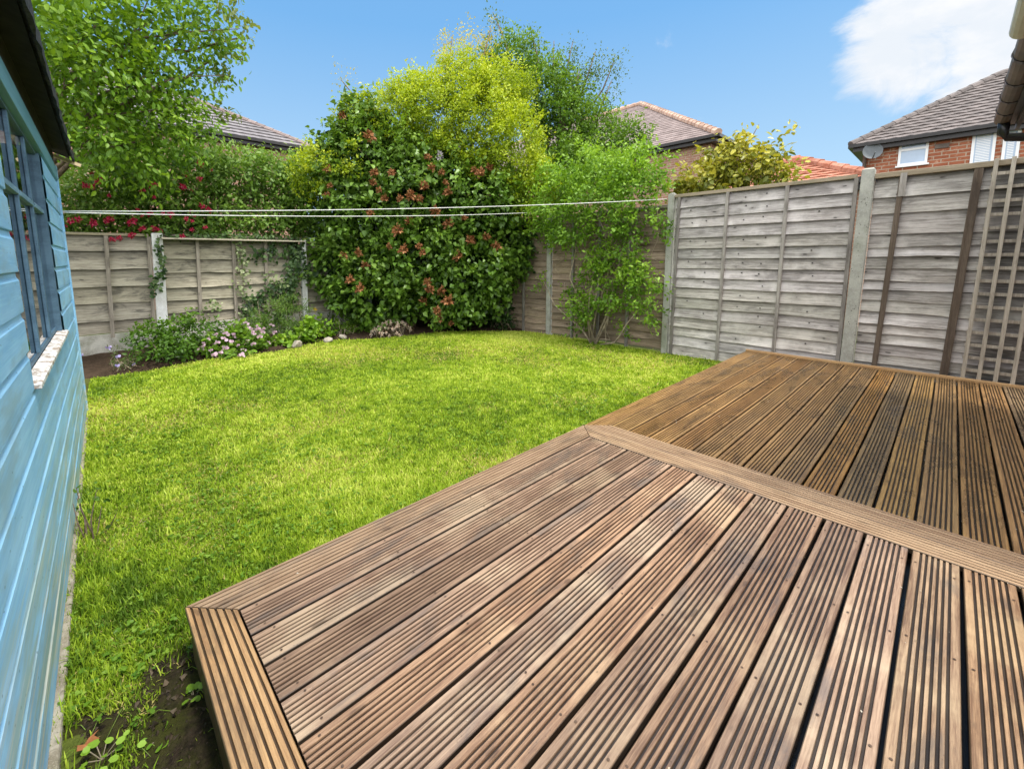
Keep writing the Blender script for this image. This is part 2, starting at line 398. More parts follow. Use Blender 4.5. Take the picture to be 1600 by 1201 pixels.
def shed_paint(name, base, deep, stain=True):
    mt, t, p = new_mat(name)
    co = t.node('ShaderNodeTexCoord').outputs['Object']
    at = t.node('ShaderNodeAttribute', attribute_name='Col')
    seed = t.math('MULTIPLY', at.outputs['Alpha'], 23.)
    n = t.noise(t.mapping(co, (4, 1.2, 9)), 1.5, 6, .6, seed)
    n2 = t.noise(t.mapping(co, (30, 1.6, 60)), 2., 5, .65, seed)
    c = t.mix(t.smap(n, .35, .65), deep, base)
    c = t.mix(t.math('MULTIPLY', t.smap(n2, .45, .7), .35), c, tuple(min(1, q * 1.25 + .02) for q in base))
    if stain:
        sz = t.node('ShaderNodeSeparateXYZ'); t.l.new(co, sz.inputs[0])
        low = t.smap(sz.outputs[2], .95, .1)
        n3 = t.noise(t.mapping(co, (6, .9, 7)), 2.1, 5, .65, seed)
        c = t.mix(t.math('MULTIPLY', t.math('MULTIPLY', t.smap(n3, .44, .60), low), .7), c, (.33, .40, .22))
        n4 = t.noise(t.mapping(co, (10, .7, 26)), 2.6, 5, .6, seed)
        c = t.mix(t.math('MULTIPLY', t.smap(n4, .50, .58), t.smap(sz.outputs[2], .70, .05)), c, (.62, .62, .52))
        n5 = t.noise(t.mapping(co, (10, 1.4, 5)), 1.7, 4, .6, seed)
        c = t.mix(t.math('MULTIPLY', t.smap(n5, .48, .66), .55), c, (.26, .40, .46))
        v = t.node('ShaderNodeTexVoronoi', feature='F1', i={'Scale': 26.}); t.l.new(t.mapping(co, (1, .6, 1)), v.inputs['Vector'])
        c = t.mix(t.math('MULTIPLY', t.smap(v.outputs['Distance'], .05, .11, 1, 0), .55), c, (.05, .07, .08))
    c = t.mix(1., c, at.outputs['Color'], 'MULTIPLY')
    setp(t, p, c, .55, t.bump(n2, .5, .0015), .35)
    return mt
M['blue'] = shed_paint('sky blue shed paint', (.33, .62, .88), (.22, .49, .77))
M['blue_trim'] = shed_paint('faded teal shed paint', (.15, .34, .42), (.10, .26, .33), False)
M['blue_frame'] = shed_paint('dull blue frame paint', (.095, .185, .27), (.055, .115, .18), False)
def flaky():
    mt, t, p = new_mat('flaking white sill paint')
    co = t.node('ShaderNodeTexCoord').outputs['Object']
    n = t.noise(t.mapping(co, (1, .6, 1)), 26, 6, .7)
    c = t.mix(t.smap(n, .43, .52), (.36, .29, .23), (.70, .69, .66))
    setp(t, p, c, .8, t.bump(n, .8, .004), .2); return mt
M['sill'] = flaky()

def soil_mat(name, a, b, green=None, gscale=1.):
    mt, t, p = new_mat(name)
    co = t.node('ShaderNodeTexCoord').outputs['Object']
    n = t.noise(co, 3, 6, .65); n2 = t.noise(co, 45, 5, .7)
    c = t.mix(t.smap(t.math('ADD', t.math('MULTIPLY', n, .4), t.math('MULTIPLY', n2, .6)), .35, .65), a, b)
    if green is not None:
        c = t.mix(t.math('MULTIPLY', t.smap(t.noise(co, 1.3 * gscale, 6, .7), .38, .6), .85), c, green)
    setp(t, p, c, .95, t.bump(n2, 1., .02), .1); return mt
M['soil'] = soil_mat('dark soil', (.030, .020, .013), (.085, .058, .038))
M['bare'] = soil_mat('black damp soil', (.012, .009, .006), (.05, .036, .024), (.05, .055, .010), 2.5)
M['lawn_soil'] = soil_mat('mossy lawn soil', (.055, .060, .016), (.12, .13, .03), (.12, .18, .022), 1.)
M['ground'] = soil_mat('rough ground', (.05, .05, .025), (.10, .09, .05), (.05, .085, .02), .2)

# ------------------------------------------------------------------ world and sun
FILL_CLOUD = 18.5  # brightness of the out-of-view cloud added as soft fill light
SUN_EL = math.radians(70); SUN_DIR = np.array([.35, -.94, 0]); SUN_DIR = SUN_DIR / np.linalg.norm(SUN_DIR)
w = bpy.data.worlds.new('World'); SC.world = w; w.use_nodes = True
t = NT(w.node_tree); bg = t.n['Background']
sky = t.node('ShaderNodeTexSky', sky_type='NISHITA', sun_disc=False)
sky.sun_elevation = SUN_EL; sky.sun_rotation = math.atan2(SUN_DIR[0], SUN_DIR[1]); sky.air_density = 1.15; sky.dust_density = .6; sky.ozone_density = 2.
co = t.node('ShaderNodeTexCoord').outputs['Generated']
def cloud(px, py, a0, a1, scale, seed, amt):
    c = ray(px, py); c = c / np.linalg.norm(c)
    dt = t.node('ShaderNodeVectorMath', operation='DOT_PRODUCT', i={0: co, 1: tuple(c)}).outputs['Value']
    fall = t.smap(dt, math.cos(math.radians(a1)), math.cos(math.radians(a0)))
    n = t.noise(t.mapping(co, (1, 1, 1.9), (seed, seed, seed)), scale, 9, .62, None, .5)
    return t.math('MULTIPLY', t.smap(t.math('ADD', fall, t.math('MULTIPLY', t.math('SUBTRACT', n, .5), 2.1)), .28, .98), amt)
cl = t.math('MAXIMUM', cloud(1465, 38, .5, 8.2, 6.5, 1.3, 1.), cloud(1610, 80, 1., 7.5, 6.5, 4.7, 1.))
hz = t.node('ShaderNodeSeparateXYZ'); t.l.new(co, hz.inputs[0])
# blue patch ahead; broken bright cloud added overhead and behind, unseen, for fill
ahead = t.node('ShaderNodeVectorMath', operation='DOT_PRODUCT', i={0: co, 1: tuple(ray(760, 330) / np.linalg.norm(ray(760, 330)))}).outputs['Value']
big = t.math('MULTIPLY', t.smap(t.math('ADD', t.smap(ahead, .62, .30), t.math('MULTIPLY', t.math('SUBTRACT', t.noise(t.mapping(co, (1, 1, 1.6)), 1.7, 6, .6), .5), 1.1)), .45, .85), t.smap(hz.outputs[2], -.05, .08))
grad = t.ramp(hz.outputs[2], [(0., (4.3, 6.0, 7.5)), (.16, (3.5, 5.5, 7.5)), (.45, (1.5, 3.9, 7.2)), (1., (1.1, 3., 6.))])
skyc = t.mix(.75, sky.outputs[0], grad)
cn = t.noise(t.mapping(co, (1, 1, 1.8), (3, 1, 2)), 9., 6, .6)
skyc = t.mix(cl, skyc, t.mix(t.smap(cn, .35, .65), (6.1, 6.5, 7.0), (7.2, 7.25, 7.4)))
skyc = t.mix(big, skyc, (FILL_CLOUD, FILL_CLOUD * 1.01, FILL_CLOUD * 1.03))
t.l.new(skyc, bg.inputs[0]); bg.inputs[1].default_value = .14
sun = bpy.data.lights.new('sun', 'SUN'); sun.energy = 3.6; sun.angle = math.radians(8.); sun.color = (1., .955, .88)
so = bpy.data.objects.new('sun', sun); COL.objects.link(so); so.location = (0, -5, 20)
sd = np.array([SUN_DIR[0] * math.cos(SUN_EL), SUN_DIR[1] * math.cos(SUN_EL), math.sin(SUN_EL)])
so.rotation_euler = Vector(sd).to_track_quat('Z', 'Y').to_euler()

# ------------------------------------------------------------------ ground, lawn, bed
g = MB(); g.quad((-300, -300, -.12), (300, -300, -.12), (300, 300, -.12), (-300, 300, -.12)); tag(g.build('ground', M['ground']), kind='structure')
EDGE = [(-.6, 6.85), (.0, 6.78), (.4, 6.72), (1.0, 6.85), (1.6, 6.72), (2.05, 6.72), (2.5, 6.95), (3.1, 7.1), (3.6, 6.72), (4.4, 6.50), (5.0, 6.45), (5.6, 6.2), (6.1, 5.75), (6.5, 5.4)]
def bed_edge(x): return np.interp(x, [e[0] for e in EDGE], [e[1] for e in EDGE])
def hump(x, y): return .012 * np.sin(2.1 * x + .7 * y) + .010 * np.sin(1.3 * y - .9 * x + 1) - .03 * np.clip((x - 5) / 1.4, 0, 1)
def sheet(name, xs, ys, zf, mat):
    X, Y = np.meshgrid(xs, ys, indexing='ij'); Z = zf(X, Y)
    v = np.stack([X, Y, Z], -1).reshape(-1, 3); n, k = X.shape
    i = np.arange((n - 1) * (k - 1)); a = (i // (k - 1)) * k + i % (k - 1)
    return mesh_np(name, v, [np.stack([a, a + k, a + k + 1, a + 1], 1)], np.ones((len(v), 3)), mat, None, True)
tag(sheet('lawn_ground', np.linspace(-.75, 6.6, 90), np.linspace(-1.5, 8.25, 110), hump, M['lawn_soil']), kind='structure')
def bedz(x, y):
    e = bed_edge(x); f = np.clip((y - e) / .25, 0, 1)
    return hump(x, y) - .03 + f * (.055 + .05 * np.clip(y - e, 0, 1.2)) + .012 * np.sin(19 * x + 7 * y) * np.sin(17 * y - 5 * x) * f
tag(sheet('flower_bed', np.linspace(-.75, 6.5, 150), np.linspace(5.2, 8.22, 70), bedz, M['soil']), kind='structure')
def patchz(x, y):   # bare soil between shed and deck at the near end
    d = np.hypot((x - .12) / .30, (y - 1.38) / .55)
    return hump(x, y) + .016 * (1 - d) + .008 * np.sin(31 * x) * np.sin(27 * y)
tag(sheet('bare_soil', np.linspace(-.2, .5, 30), np.linspace(.3, 1.75, 50), patchz, M['bare']), kind='structure')

# grass blades
def vnoise(x, y, s, seed):
    g_ = np.random.default_rng(seed); G = g_.uniform(0, 1, (64, 64))
    x = x * s + 100; y = y * s + 100; i = np.floor(x).astype(int); j = np.floor(y).astype(int); fx = x - i; fy = y - j
    fx = fx * fx * (3 - 2 * fx); fy = fy * fy * (3 - 2 * fy)
    a = G[i % 64, j % 64]; b = G[(i + 1) % 64, j % 64]; c = G[i % 64, (j + 1) % 64]; d = G[(i + 1) % 64, (j + 1) % 64]
    return a * (1 - fx) * (1 - fy) + b * fx * (1 - fy) + c * (1 - fx) * fy + d * fx * fy
def fbm(x, y, s, seed): return .55 * vnoise(x, y, s, seed) + .3 * vnoise(x, y, s * 2.3, seed + 1) + .15 * vnoise(x, y, s * 5.1, seed + 2)
def grass_points(n, g_):
    # more of them near the camera
    out = []
    tot = 0
    while tot < n:
        x = g_.uniform(-.22, 6.42, 200000); y = g_.uniform(.45, 7.2, 200000)
        d = np.hypot(np.hypot(x, y), 1.2)
        p = np.clip((2.6 / d) ** 1.75, 0, 1)
        ok = (g_.uniform(0, 1, len(x)) < p) & (y < bed_edge(x) + g_.normal(size=len(x)) * .05) & (x > -.17 + .02 * (y - 3))
        ok &= (y > 1.70) | (x < .19)
        soil = np.minimum(np.hypot((x - .17) / .19, (y - 1.38) / .42), np.hypot((x + .11) / .10, (y - 1.55) / .13))
        ok &= g_.uniform(0, 1, len(x)) < np.clip((soil - .7) / .5, .015, 1)
        # thin strip along the right fence and under the shrub
        ok &= g_.uniform(0, 1, len(x)) < np.clip((6.46 - x) / .12, .15, 1)
        x, y = x[ok], y[ok]; out.append(np.stack([x, y], 1)); tot += len(x)
    return np.concatenate(out)[:n]
def make_grass(n):
    g_ = np.random.default_rng(5)
    xy = grass_points(n, g_); x, y = xy[:, 0], xy[:, 1]; d = np.hypot(np.hypot(x, y), 1.2)
    dry = fbm(x, y, 1.1, 21) + .10 * np.exp(-((x - 1.0) / .8) ** 2 - ((y - 2.9) / .7) ** 2) + .06 * np.exp(-((x - 5.9) / .5) ** 2 - ((y - 3.4) / .9) ** 2); tuft = fbm(x, y, 5., 33); fine = fbm(x, y, 14., 51)
    h = g_.uniform(.013, .034, n) * (.7 + .7 * tuft) * (1 + .9 * (g_.uniform(0, 1, n) < .025))
    edge = np.clip(1 - np.abs(x - (-.13 + .02 * (y - 3))) / .14, 0, 1) * (y < 5.2)
    h = h * (1 + 1.1 * edge * g_.uniform(0, 1, n))
    wdt = .0021 * np.clip(d / 2., 1, 3.2) * g_.uniform(.7, 1.3, n)
    h = h * np.clip(d / 5., 1, 1.25)
    th = g_.uniform(0, 2 * np.pi, n); lean = g_.uniform(.15, 1.1, n)
    straw = g_.uniform(0, 1, n) < np.clip((dry - .44) * 2.0, .04, .5)
    lean = np.where(straw, lean + 1.0, lean)
    dirv = np.stack([np.cos(th), np.sin(th), np.zeros(n)], 1); sv = np.stack([-np.sin(th), np.cos(th), np.zeros(n)], 1)
    P = np.stack([x, y, hump(x, y) - .003], 1)
    up = np.array([0, 0, 1.])
    mid = P + dirv * (h * .45 * np.sin(lean * .5))[:, None] + up * (h * .55 * np.cos(lean * .5))[:, None]
    tip = mid + dirv * (h * .55 * np.sin(lean))[:, None] + up * (h * .5 * np.cos(np.minimum(lean, 1.75)))[:, None]
    V = np.stack([P - sv * wdt[:, None], P + sv * wdt[:, None], mid + sv * wdt[:, None] * .8, mid - sv * wdt[:, None] * .8, tip], 1).reshape(-1, 3)
    b = np.arange(n) * 5
    q = np.stack([b, b + 1, b + 2, b + 3], 1); tr = np.stack([b + 3, b + 2, b + 4], 1)
    tone = np.clip(.5 + 1.1 * (fbm(x, y, .8, 61) - .5) + .9 * (fine - .5) + g_.normal(size=n) * .16 + .10 * np.clip((y - 3.4) / 2, -.6, 1), 0, 1)
    c = ramp_cols(tone, [(.11, .20, .018), (.27, .40, .026), (.45, .58, .045), (.66, .71, .15)])
    c = np.where(straw[:, None], ramp_cols(g_.uniform(0, 1, n), [(.44, .42, .07), (.60, .52, .18), (.54, .40, .15)]), c)
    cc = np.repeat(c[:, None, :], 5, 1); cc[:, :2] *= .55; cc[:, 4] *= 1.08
    return V, [q, tr], cc.reshape(-1, 3)
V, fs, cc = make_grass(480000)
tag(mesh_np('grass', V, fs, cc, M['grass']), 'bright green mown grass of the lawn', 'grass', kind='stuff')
# clover and low broad leaves in the turf
def clover(n):
    g_ = np.random.default_rng(8); xy = grass_points(n * 4, g_)
    f = fbm(xy[:, 0], xy[:, 1], 2.2, 71); near = np.clip(1.3 - np.hypot(xy[:, 0] - .4, xy[:, 1] - 2) / 5., .25, 1)
    xy = xy[g_.uniform(0, 1, len(xy)) < np.clip((f - .40) * 4, .04, 1) * near][:n]; n = len(xy)
    P0 = np.stack([xy[:, 0], xy[:, 1], hump(xy[:, 0], xy[:, 1]) + g_.uniform(.012, .034, n)], 1)
    a0 = g_.uniform(0, 6.28, n); Ps, As, Ns = [], [], []
    tilt = g_.normal(size=(n, 3)) * .28 + np.array([0, 0, 1.])
    for k in range(3):
        a = a0 + k * 2.09; Ps.append(P0); As.append(np.stack([np.cos(a), np.sin(a), g_.normal(size=n) * .2], 1)); Ns.append(tilt)
    P, A, N = map(np.concatenate, (Ps, As, Ns)); S = np.tile(g_.uniform(.006, .0135, n) * np.clip(np.hypot(xy[:, 0], xy[:, 1]) / 3., 1, 1.4), 3)
    V, fs, k = leaf_arrays(P, A, N, S, 'round')
    c = ramp_cols(np.tile(g_.uniform(0, 1, n), 3), [(.07, .17, .012), (.15, .28, .02), (.27, .40, .05)])
    return V, fs, np.repeat(c, k, 0)
V, fs, cc = clover(3600)
tag(mesh_np('clover', V, fs, cc, M['leaf']), 'small clover and weed leaves spread through the lawn', 'clover', kind='stuff')

# ------------------------------------------------------------------ deck
ZD = .20
deck = thing('timber_deck', (3.2, .2, 0), 'brown grooved timber decking raised beside the lawn', 'deck')
def deck_profile(wd, ng=7, margin=.025, gw=.0060, gd=.0065, ch=.003):
    """(across, z, groove) points of the top of one board"""
    pts = [(0, -.024, 1), (0, -ch - .001, 1), (ch, 0, 0)]  # sides take the groove tint: gap shade painted into the board colour
    step = (wd - 2 * margin) / (ng - 1)
    for k in range(ng):
        c = margin + k * step
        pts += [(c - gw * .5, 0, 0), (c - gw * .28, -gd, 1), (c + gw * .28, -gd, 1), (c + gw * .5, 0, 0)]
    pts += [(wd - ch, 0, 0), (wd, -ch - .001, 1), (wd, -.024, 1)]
    return pts
def deck_board(mb, axis, c0, sgn, wd, start, end, z, tint, ng=7, margin=.025, groove=.24, gw=.006):
    """axis 'x': board runs along X and spans c0 .. c0+sgn*wd in Y (and the other way round for 'y')"""
    seed = random.random(); pr = deck_profile(wd, ng, margin, gw)
    dz = random.uniform(-.0012, .0012); vs = []; cs = []; n = len(pr); NS = 10
    for q in range(NS + 1):
        f = q / NS
        for (a, dzp, gr) in pr:
            s0, s1 = start(a), end(a); l = s0 + (s1 - s0) * f
            wob = .0012 * math.sin(l * 3.1 + seed * 40)
            p = (l, c0 + sgn * a + wob) if axis == 'x' else (c0 + sgn * a + wob, l)
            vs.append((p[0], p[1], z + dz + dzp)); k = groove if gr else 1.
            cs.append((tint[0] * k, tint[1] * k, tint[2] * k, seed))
    fs = []
    for q in range(NS):
        for j in range(n - 1):
            a, b = q * n + j, q * n + j + 1
            fs.append((a, b, b + n, a + n))
    fs.append(tuple(range(n - 1, -1, -1))); fs.append(tuple(range(NS * n, (NS + 1) * n)))
    mb.add(vs, fs, cs)
WE, G = .136, .006
X0, X1, XB, XE, YF = .16, 2.47, 2.745, 6.33, 1.700
YB = -2.2
def tints(k):
    r = random.Random(k); v = r.uniform(.74, 1.14); h = r.uniform(-.09, .09)
    return (v * (1 + h), v, v * (1 - h * 1.3))
# near field
mb = MB(); y = YF - WE - G; k = 0
while y > YB:
    tn = tints(100 + k)
    if k in (0, 1): tn = (.95, .95, .95)
    if k in (11, 12, 13): tn = (tn[0] * 1.0, tn[1] * .97, tn[2] * .84)
    if k > 13: tn = (tn[0] * 1.05, tn[1] * 1.0, tn[2] * .8)
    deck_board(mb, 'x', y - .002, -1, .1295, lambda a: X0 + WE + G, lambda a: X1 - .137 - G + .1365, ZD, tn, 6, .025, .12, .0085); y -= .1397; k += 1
for k in range(26):
    for xj in (.36, .86, 1.36, 1.86, 2.36):
        for dy in (.0135, .116):
            yb = YF - WE - G - .002 - .1397 * k - dy; xx = xj + random.uniform(-.012, .012); mb.tint(.30, .27, .25); r_ = .0038
            n8 = [(xx + r_ * math.cos(a * math.pi / 4), yb + r_ * math.sin(a * math.pi / 4), ZD + .0018) for a in range(8)]; mb.add(n8, [tuple(range(8))])
o = mb.build('board_field', M['deck_near'], deck); o['label'] = 'pale pinkish brown grooved boards of the nearer half'
mb = MB(); y = YF - WE - G; k = 0
while y > YB:
    tn = tints(300 + k)
    if k >= 13: f = min(1, (k - 12) / 3); tn = (tn[0] * (1 + .55 * f), tn[1] * (1 + .75 * f), tn[2] * (1 + 1.5 * f))
    if k in (10, 8): tn = (tn[0] * 1.25, tn[1] * 1.2, tn[2] * .9)
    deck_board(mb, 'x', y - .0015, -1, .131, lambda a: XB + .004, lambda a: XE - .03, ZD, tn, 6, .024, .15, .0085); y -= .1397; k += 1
o = mb.build('board_field', M['deck_far'], deck); o['label'] = 'darker damp brown boards of the half by the fence'
# edging with mitres
def edging(axis, c0, sgn, st, en, mat, tint, wd=WE, ng=6, margin=.016, lab=None, gw=.0075):
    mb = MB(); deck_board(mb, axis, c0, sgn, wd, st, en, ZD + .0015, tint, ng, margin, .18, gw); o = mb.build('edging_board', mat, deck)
    if lab: o['label'] = lab
XM = X1 + .137 + .003   # where the two frames meet
edging('x', YF, -1, lambda a: X0 + a + .002, lambda a: XM - .003 - a, M['deck_edge_x'], (.95, .95, .92), lab='long edging board along the lawn')
edging('x', YF, -1, lambda a: XM + .003 + a, lambda a: XE - .03, M['deck_far'], (1.15, 1.15, 1.15))
edging('y', X0, 1, lambda a: YB, lambda a: YF - a - .002, M['deck_edge'], (1.0, .95, .85), lab='warm brown short edging board at the near corner')
edging('y', XM - .002, -1, lambda a: YB, lambda a: YF - a - .004, M['deck_edge'], (.98, 1.04, 1.2), ng=5, margin=.02, gw=.0095)
edging('y', XM + .003, 1, lambda a: YB, lambda a: YF - a - .004, M['deck_edge'], (.86, .9, 1.04), ng=5, margin=.02, gw=.0095)
mb = MB(); mb.tint(1.3, 1.3, 1.2)
mb.box((XE - .028, YB, ZD - .03), (XE + .012, YF + .004, ZD + .022)); mb.build('edge_strip', M['deck_edge'], deck, bevel=.003)
mb = MB(); mb.tint(.55, .5, .45); mb.box((X0 + .012, YF - .028, .012), (XE, YF - .008, ZD - .026)); mb.build('fascia_board', M['deck_edge_x'], deck)
mb = MB(); mb.tint(.4, .38, .32); mb.box((X0 + .010, YB, .012), (X0 + .030, YF - .030, ZD - .026)); mb.build('fascia_board', M['deck_edge'], deck)
mb = MB(); mb.tint(.02, .018, .016); mb.box((X0 + .04, YB, .02), (XE - .03, YF - .04, ZD - .05)); mb.build('underframe', M['deck_far'], deck)  # near black colour paints the shade seen through the board gaps
# crumbs and petals lying on the boards
g_ = np.random.default_rng(3); n = 240
P = np.stack([g_.uniform(.5, 6.1, n), g_.uniform(-.4, 1.62, n), np.full(n, ZD + .004)], 1); a = g_.uniform(0, 6.28, n)
V, fs, k = leaf_arrays(P, np.stack([np.cos(a), np.sin(a), np.zeros(n)], 1), np.stack([g_.normal(size=n) * .2, g_.normal(size=n) * .2, np.ones(n)], 1), g_.uniform(.003, .010, n) * np.where(P[:, 0] > 3, 1.5, 1), 'kite')
tag(mesh_np('petal_litter', V, fs, np.repeat(ramp_cols(g_.uniform(0, 1, n), [(.10, .06, .03), (.5, .40, .26), (.75, .7, .6)]), k, 0), M['petal']), 'tiny pale petals and crumbs scattered on the decking', 'litter', kind='stuff')

# ------------------------------------------------------------------ right hand fences (run along Y)
def lap_board(mb, axis, face, sgn, a0, a1, z0, z1, tint, lip=.018, wob=.006, seed=None, lean=0., topk=.8, damp=None):
    """one feather edge board: bottom stands out by lip, lower edge wavy. sgn = which way the face looks"""
    sd = random.random() if seed is None else seed; n = 30; vs = []; cs = []
    ph = random.uniform(0, 20); f1 = random.uniform(1.5, 4); f2 = random.uniform(6, 12)
    for i in range(n + 1):
        a = a0 + (a1 - a0) * i / n
        w_ = wob * (.6 * math.sin(a * f1 + ph) + .3 * math.sin(a * f2 + 2 * ph) + .25 * (random.random() - .5))
        x_ = wob * .8 * (math.sin(a * f1 * 1.3 + ph * 1.7) + .5 * math.sin(a * f2 * .8 + ph))
        for (zz, out) in ((z1, .0), (z1 - .006, .0), ((z0 + z1) / 2, lip * .5), (z0 + w_ + .004, lip + x_), (z0 + w_, lip + x_ - .002), (z0 + w_ + .001, lip + x_ - .014)):
            aa = a + lean * (zz - .3)
            vs.append((face + sgn * out, aa, zz) if axis == 'y' else (aa, face + sgn * out, zz))
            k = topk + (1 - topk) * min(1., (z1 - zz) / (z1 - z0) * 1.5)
            if damp is not None: k *= 1 - .55 * min(1., max(0., (damp - aa) / .12))  # shade behind the trellis, with damp, painted in as darker boards
            cs.append((tint[0] * k, tint[1] * k, tint[2] * k, sd))
    fs = []
    for i in range(n):
        for j in range(5):
            p = i * 6 + j; fs.append((p, p + 1, p + 7, p + 6))
    mb.add(vs, fs, cs)
def yl(lean, z): return lean * (z - .3)
fence = thing('panel_fence', (6.42, .7, 0), 'tall grey lapped fence on concrete posts beside the deck', 'fence')
# panel one: Y .80 .. 2.73
LE = -.019
def grey(k, lo=.8, hi=1.15):
    r = random.Random(k); v = r.uniform(lo, hi); return (v, v * r.uniform(.97, 1.0), v * r.uniform(.93, 1.0))
mb = MB(); z = 2.262; k = 0
while z > -.02:
    hgt = .142 + random.uniform(-.006, .006); tn = grey(400 + k, .84, 1.12)
    if z < .9: tn = tuple(q * (1.0 + .3 * (.9 - z)) for q in tn)
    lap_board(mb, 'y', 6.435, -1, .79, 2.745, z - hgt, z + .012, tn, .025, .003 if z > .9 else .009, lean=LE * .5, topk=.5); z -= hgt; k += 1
for zz in np.arange(.35, 2.2, .142):
    for yy in (2.5, 2.28, 1.86, 1.62, 1.1):
        if random.random() < .45: continue
        y_, z_ = yy + random.uniform(-.03, .03), zz + random.uniform(-.03, .03); mb.tint(.12); mb.box((6.4085, y_ - .006, z_ - .006), (6.4285, y_ + .006, z_ + .006))
pan = mb.build('panel', M['fence_grey'], fence); pan['label'] = 'panel of even narrow boards'
mb = MB(); mb.tint(1.05, 1.0, .9); mb.box((6.395, .775, 2.268), (6.450, 2.745, 2.312)); mb.build('cap_rail', M['rail'], pan, bevel=.004)
for yb in (2.70, 2.075, 1.425, .80):
    mb = MB(); mb.tint(.95 if .81 < yb < 2.6 else .7)
    mb.box((6.388, yb - .018, -.02), (6.428, yb + .018, 2.268), lambda x, y, z: (x, y + LE * .6 * (z - .3), z)); mb.build('batten', M['batten'], pan)
# panel two: Y -1.35 .. .66 , three deep boards on top
mb = MB(); k = 0
zs = [2.245, 2.035, 1.86, 1.64]
zz = 1.64
while zz > .1: zz -= .118 + random.uniform(-.012, .016); zs.append(zz)
for k in range(len(zs) - 1):
    tn = grey(500 + k, .78, 1.08)
    if k > 9: tn = tuple(q * 1.22 for q in tn)
    lap_board(mb, 'y', 6.440, -1, -1.34, .66, zs[k + 1], zs[k] + .014, tn, .026, .006 if k < 3 else .014, lean=LE, topk=random.uniform(.3, .6), damp=-.14)  # darker stretch paints the trellis shade and damp into the boards
pan = mb.build('panel', M['fence_grey'], fence); pan['label'] = 'warped panel with three deep boards on top'
mb = MB(); mb.tint(.95, .9, .8); mb.box((6.380, -1.34, 2.240), (6.455, .63, 2.292)); mb.build('cap_rail', M['rail'], pan, bevel=.004)
for yb, wd, mt in ((.44, .022, 'batten_dark'), (-.075, .030, 'batten_dark'), (-.66, .028, 'batten_dark')):
    mb = MB(); mb.tint(1.)
    mb.box((6.385, yb - wd, .14), (6.428, yb + wd, 2.236), lambda x, y, z: (x, y + LE * 1.9 * (z - 1.6), z)); mb.build('batten', M[mt], pan, bevel=.003)
mb = MB(); mb.tint(1.05); mb.box((6.374, .405, 2.03), (6.384, .455, 2.27), lambda x, y, z: (x, y + LE * 1.9 * (z - 1.6), z)); mb.build('batten', M['batten'], pan)
def conc_post(parent, x0, x1, y0, y1, z0, z1, mat, lean=0., cap=True, name='post'):
    mb = MB(); fn = lambda x, y, z: (x, y + lean * (z - .3), z)
    mb.box((x0, y0, z0), (x1, y1, z1), fn)
    if cap:
        k = len(mb.v) - 8
        for i, q in enumerate(((x0 + .012, y0 + .012), (x1, y0 + .012), (x1, y1 - .012), (x0 + .012, y1 - .012))):
            pass
        mb.add([fn(x0, y0, z1 + .0005), fn(x1, y0, z1 + .0005), fn(x1, y1, z1 + .0005), fn(x0, y1, z1 + .0005), fn((x0 + x1) / 2, y0 + .02, z1 + .022), fn((x0 + x1) / 2, y1 - .02, z1 + .022)],
               [(0, 1, 4), (1, 2, 5, 4), (2, 3, 5), (3, 0, 4, 5)])
    o = mb.build(name, mat, parent, bevel=.006); return o
conc_post(fence, 6.372, 6.47, .668, .776, -.1, 2.345, M['post'], LE)
conc_post(fence, 6.372, 6.47, 2.752, 2.838, -.1, 2.325, M['post'], -.004)
conc_post(fence, 6.372, 6.47, -1.45, -1.35, -.1, 2.345, M['post'], 0)
# trellis leaning on panel two
tr = thing('trellis', (6.36, -.33, ZD), 'narrow grey wooden trellis against the warped fence panel', 'trellis')
TS = [(-.168 - .102 * k) for k in range(4)]
tl = lambda y, z: y - .022 * (z - .9) - .028
for y0 in TS:
    mb = MB(); mb.tint(random.uniform(.85, 1.1)); mb.box((6.345, y0 - .014, ZD + .002), (6.363, y0 + .014, 2.305), lambda x, y, z: (x, tl(y, z) + .03, z)); mb.build('upright', M['trellis'], tr, bevel=.002)
z = .30
while z < 2.28:
    mb = MB(); mb.tint(random.uniform(.8, 1.1), seed=random.random()); mb.box((6.364, TS[-1] - .02, z - .015), (6.384, TS[0] + .02, z + .015), lambda x, y, z: (x, tl(y, z) + .03, z)); mb.build('crossbar', M['trellis'], tr, bevel=.002); z += .1245

fence2 = thing('panel_fence', (6.44, 5, 0), 'brown weathered lapped fence behind the leafy climber', 'fence')
for (y0, y1, s) in ((2.84, 4.95, 1), (5.06, 7.1, 2), (7.2, 8.16, 3)):
    mb = MB(); z = 2.14; k = 0
    while z > .02:
        hgt = .125 + random.uniform(-.014, .014); lap_board(mb, 'y', 6.462, -1, y0, y1, z - hgt, z + .012, grey(600 + 20 * s + k, .75, 1.15), .02, .007 if z > .6 else .016); z -= hgt; k += 1
    pan = mb.build('panel', M['fence_brown'], fence2)
    mb = MB(); mb.tint(.8); mb.box((6.425, y0, 2.142), (6.475, y1, 2.185)); mb.build('cap_rail', M['rail'], pan, bevel=.004)
    for j in range(1, 4):
        yb = y0 + (y1 - y0) * j / 4 + .06
        if y1 - y0 < 1.5 and j == 2: continue
        mb = MB(); mb.tint(.75); mb.box((6.405, yb - .02, -.03), (6.44, yb + .02, 2.14)); mb.build('batten', M['batten'], pan)
conc_post(fence2, 6.40, 6.49, 4.958, 5.052, -.15, 2.2, M['post'])
conc_post(fence2, 6.40, 6.49, 7.103, 7.195, -.15, 2.2, M['post'])

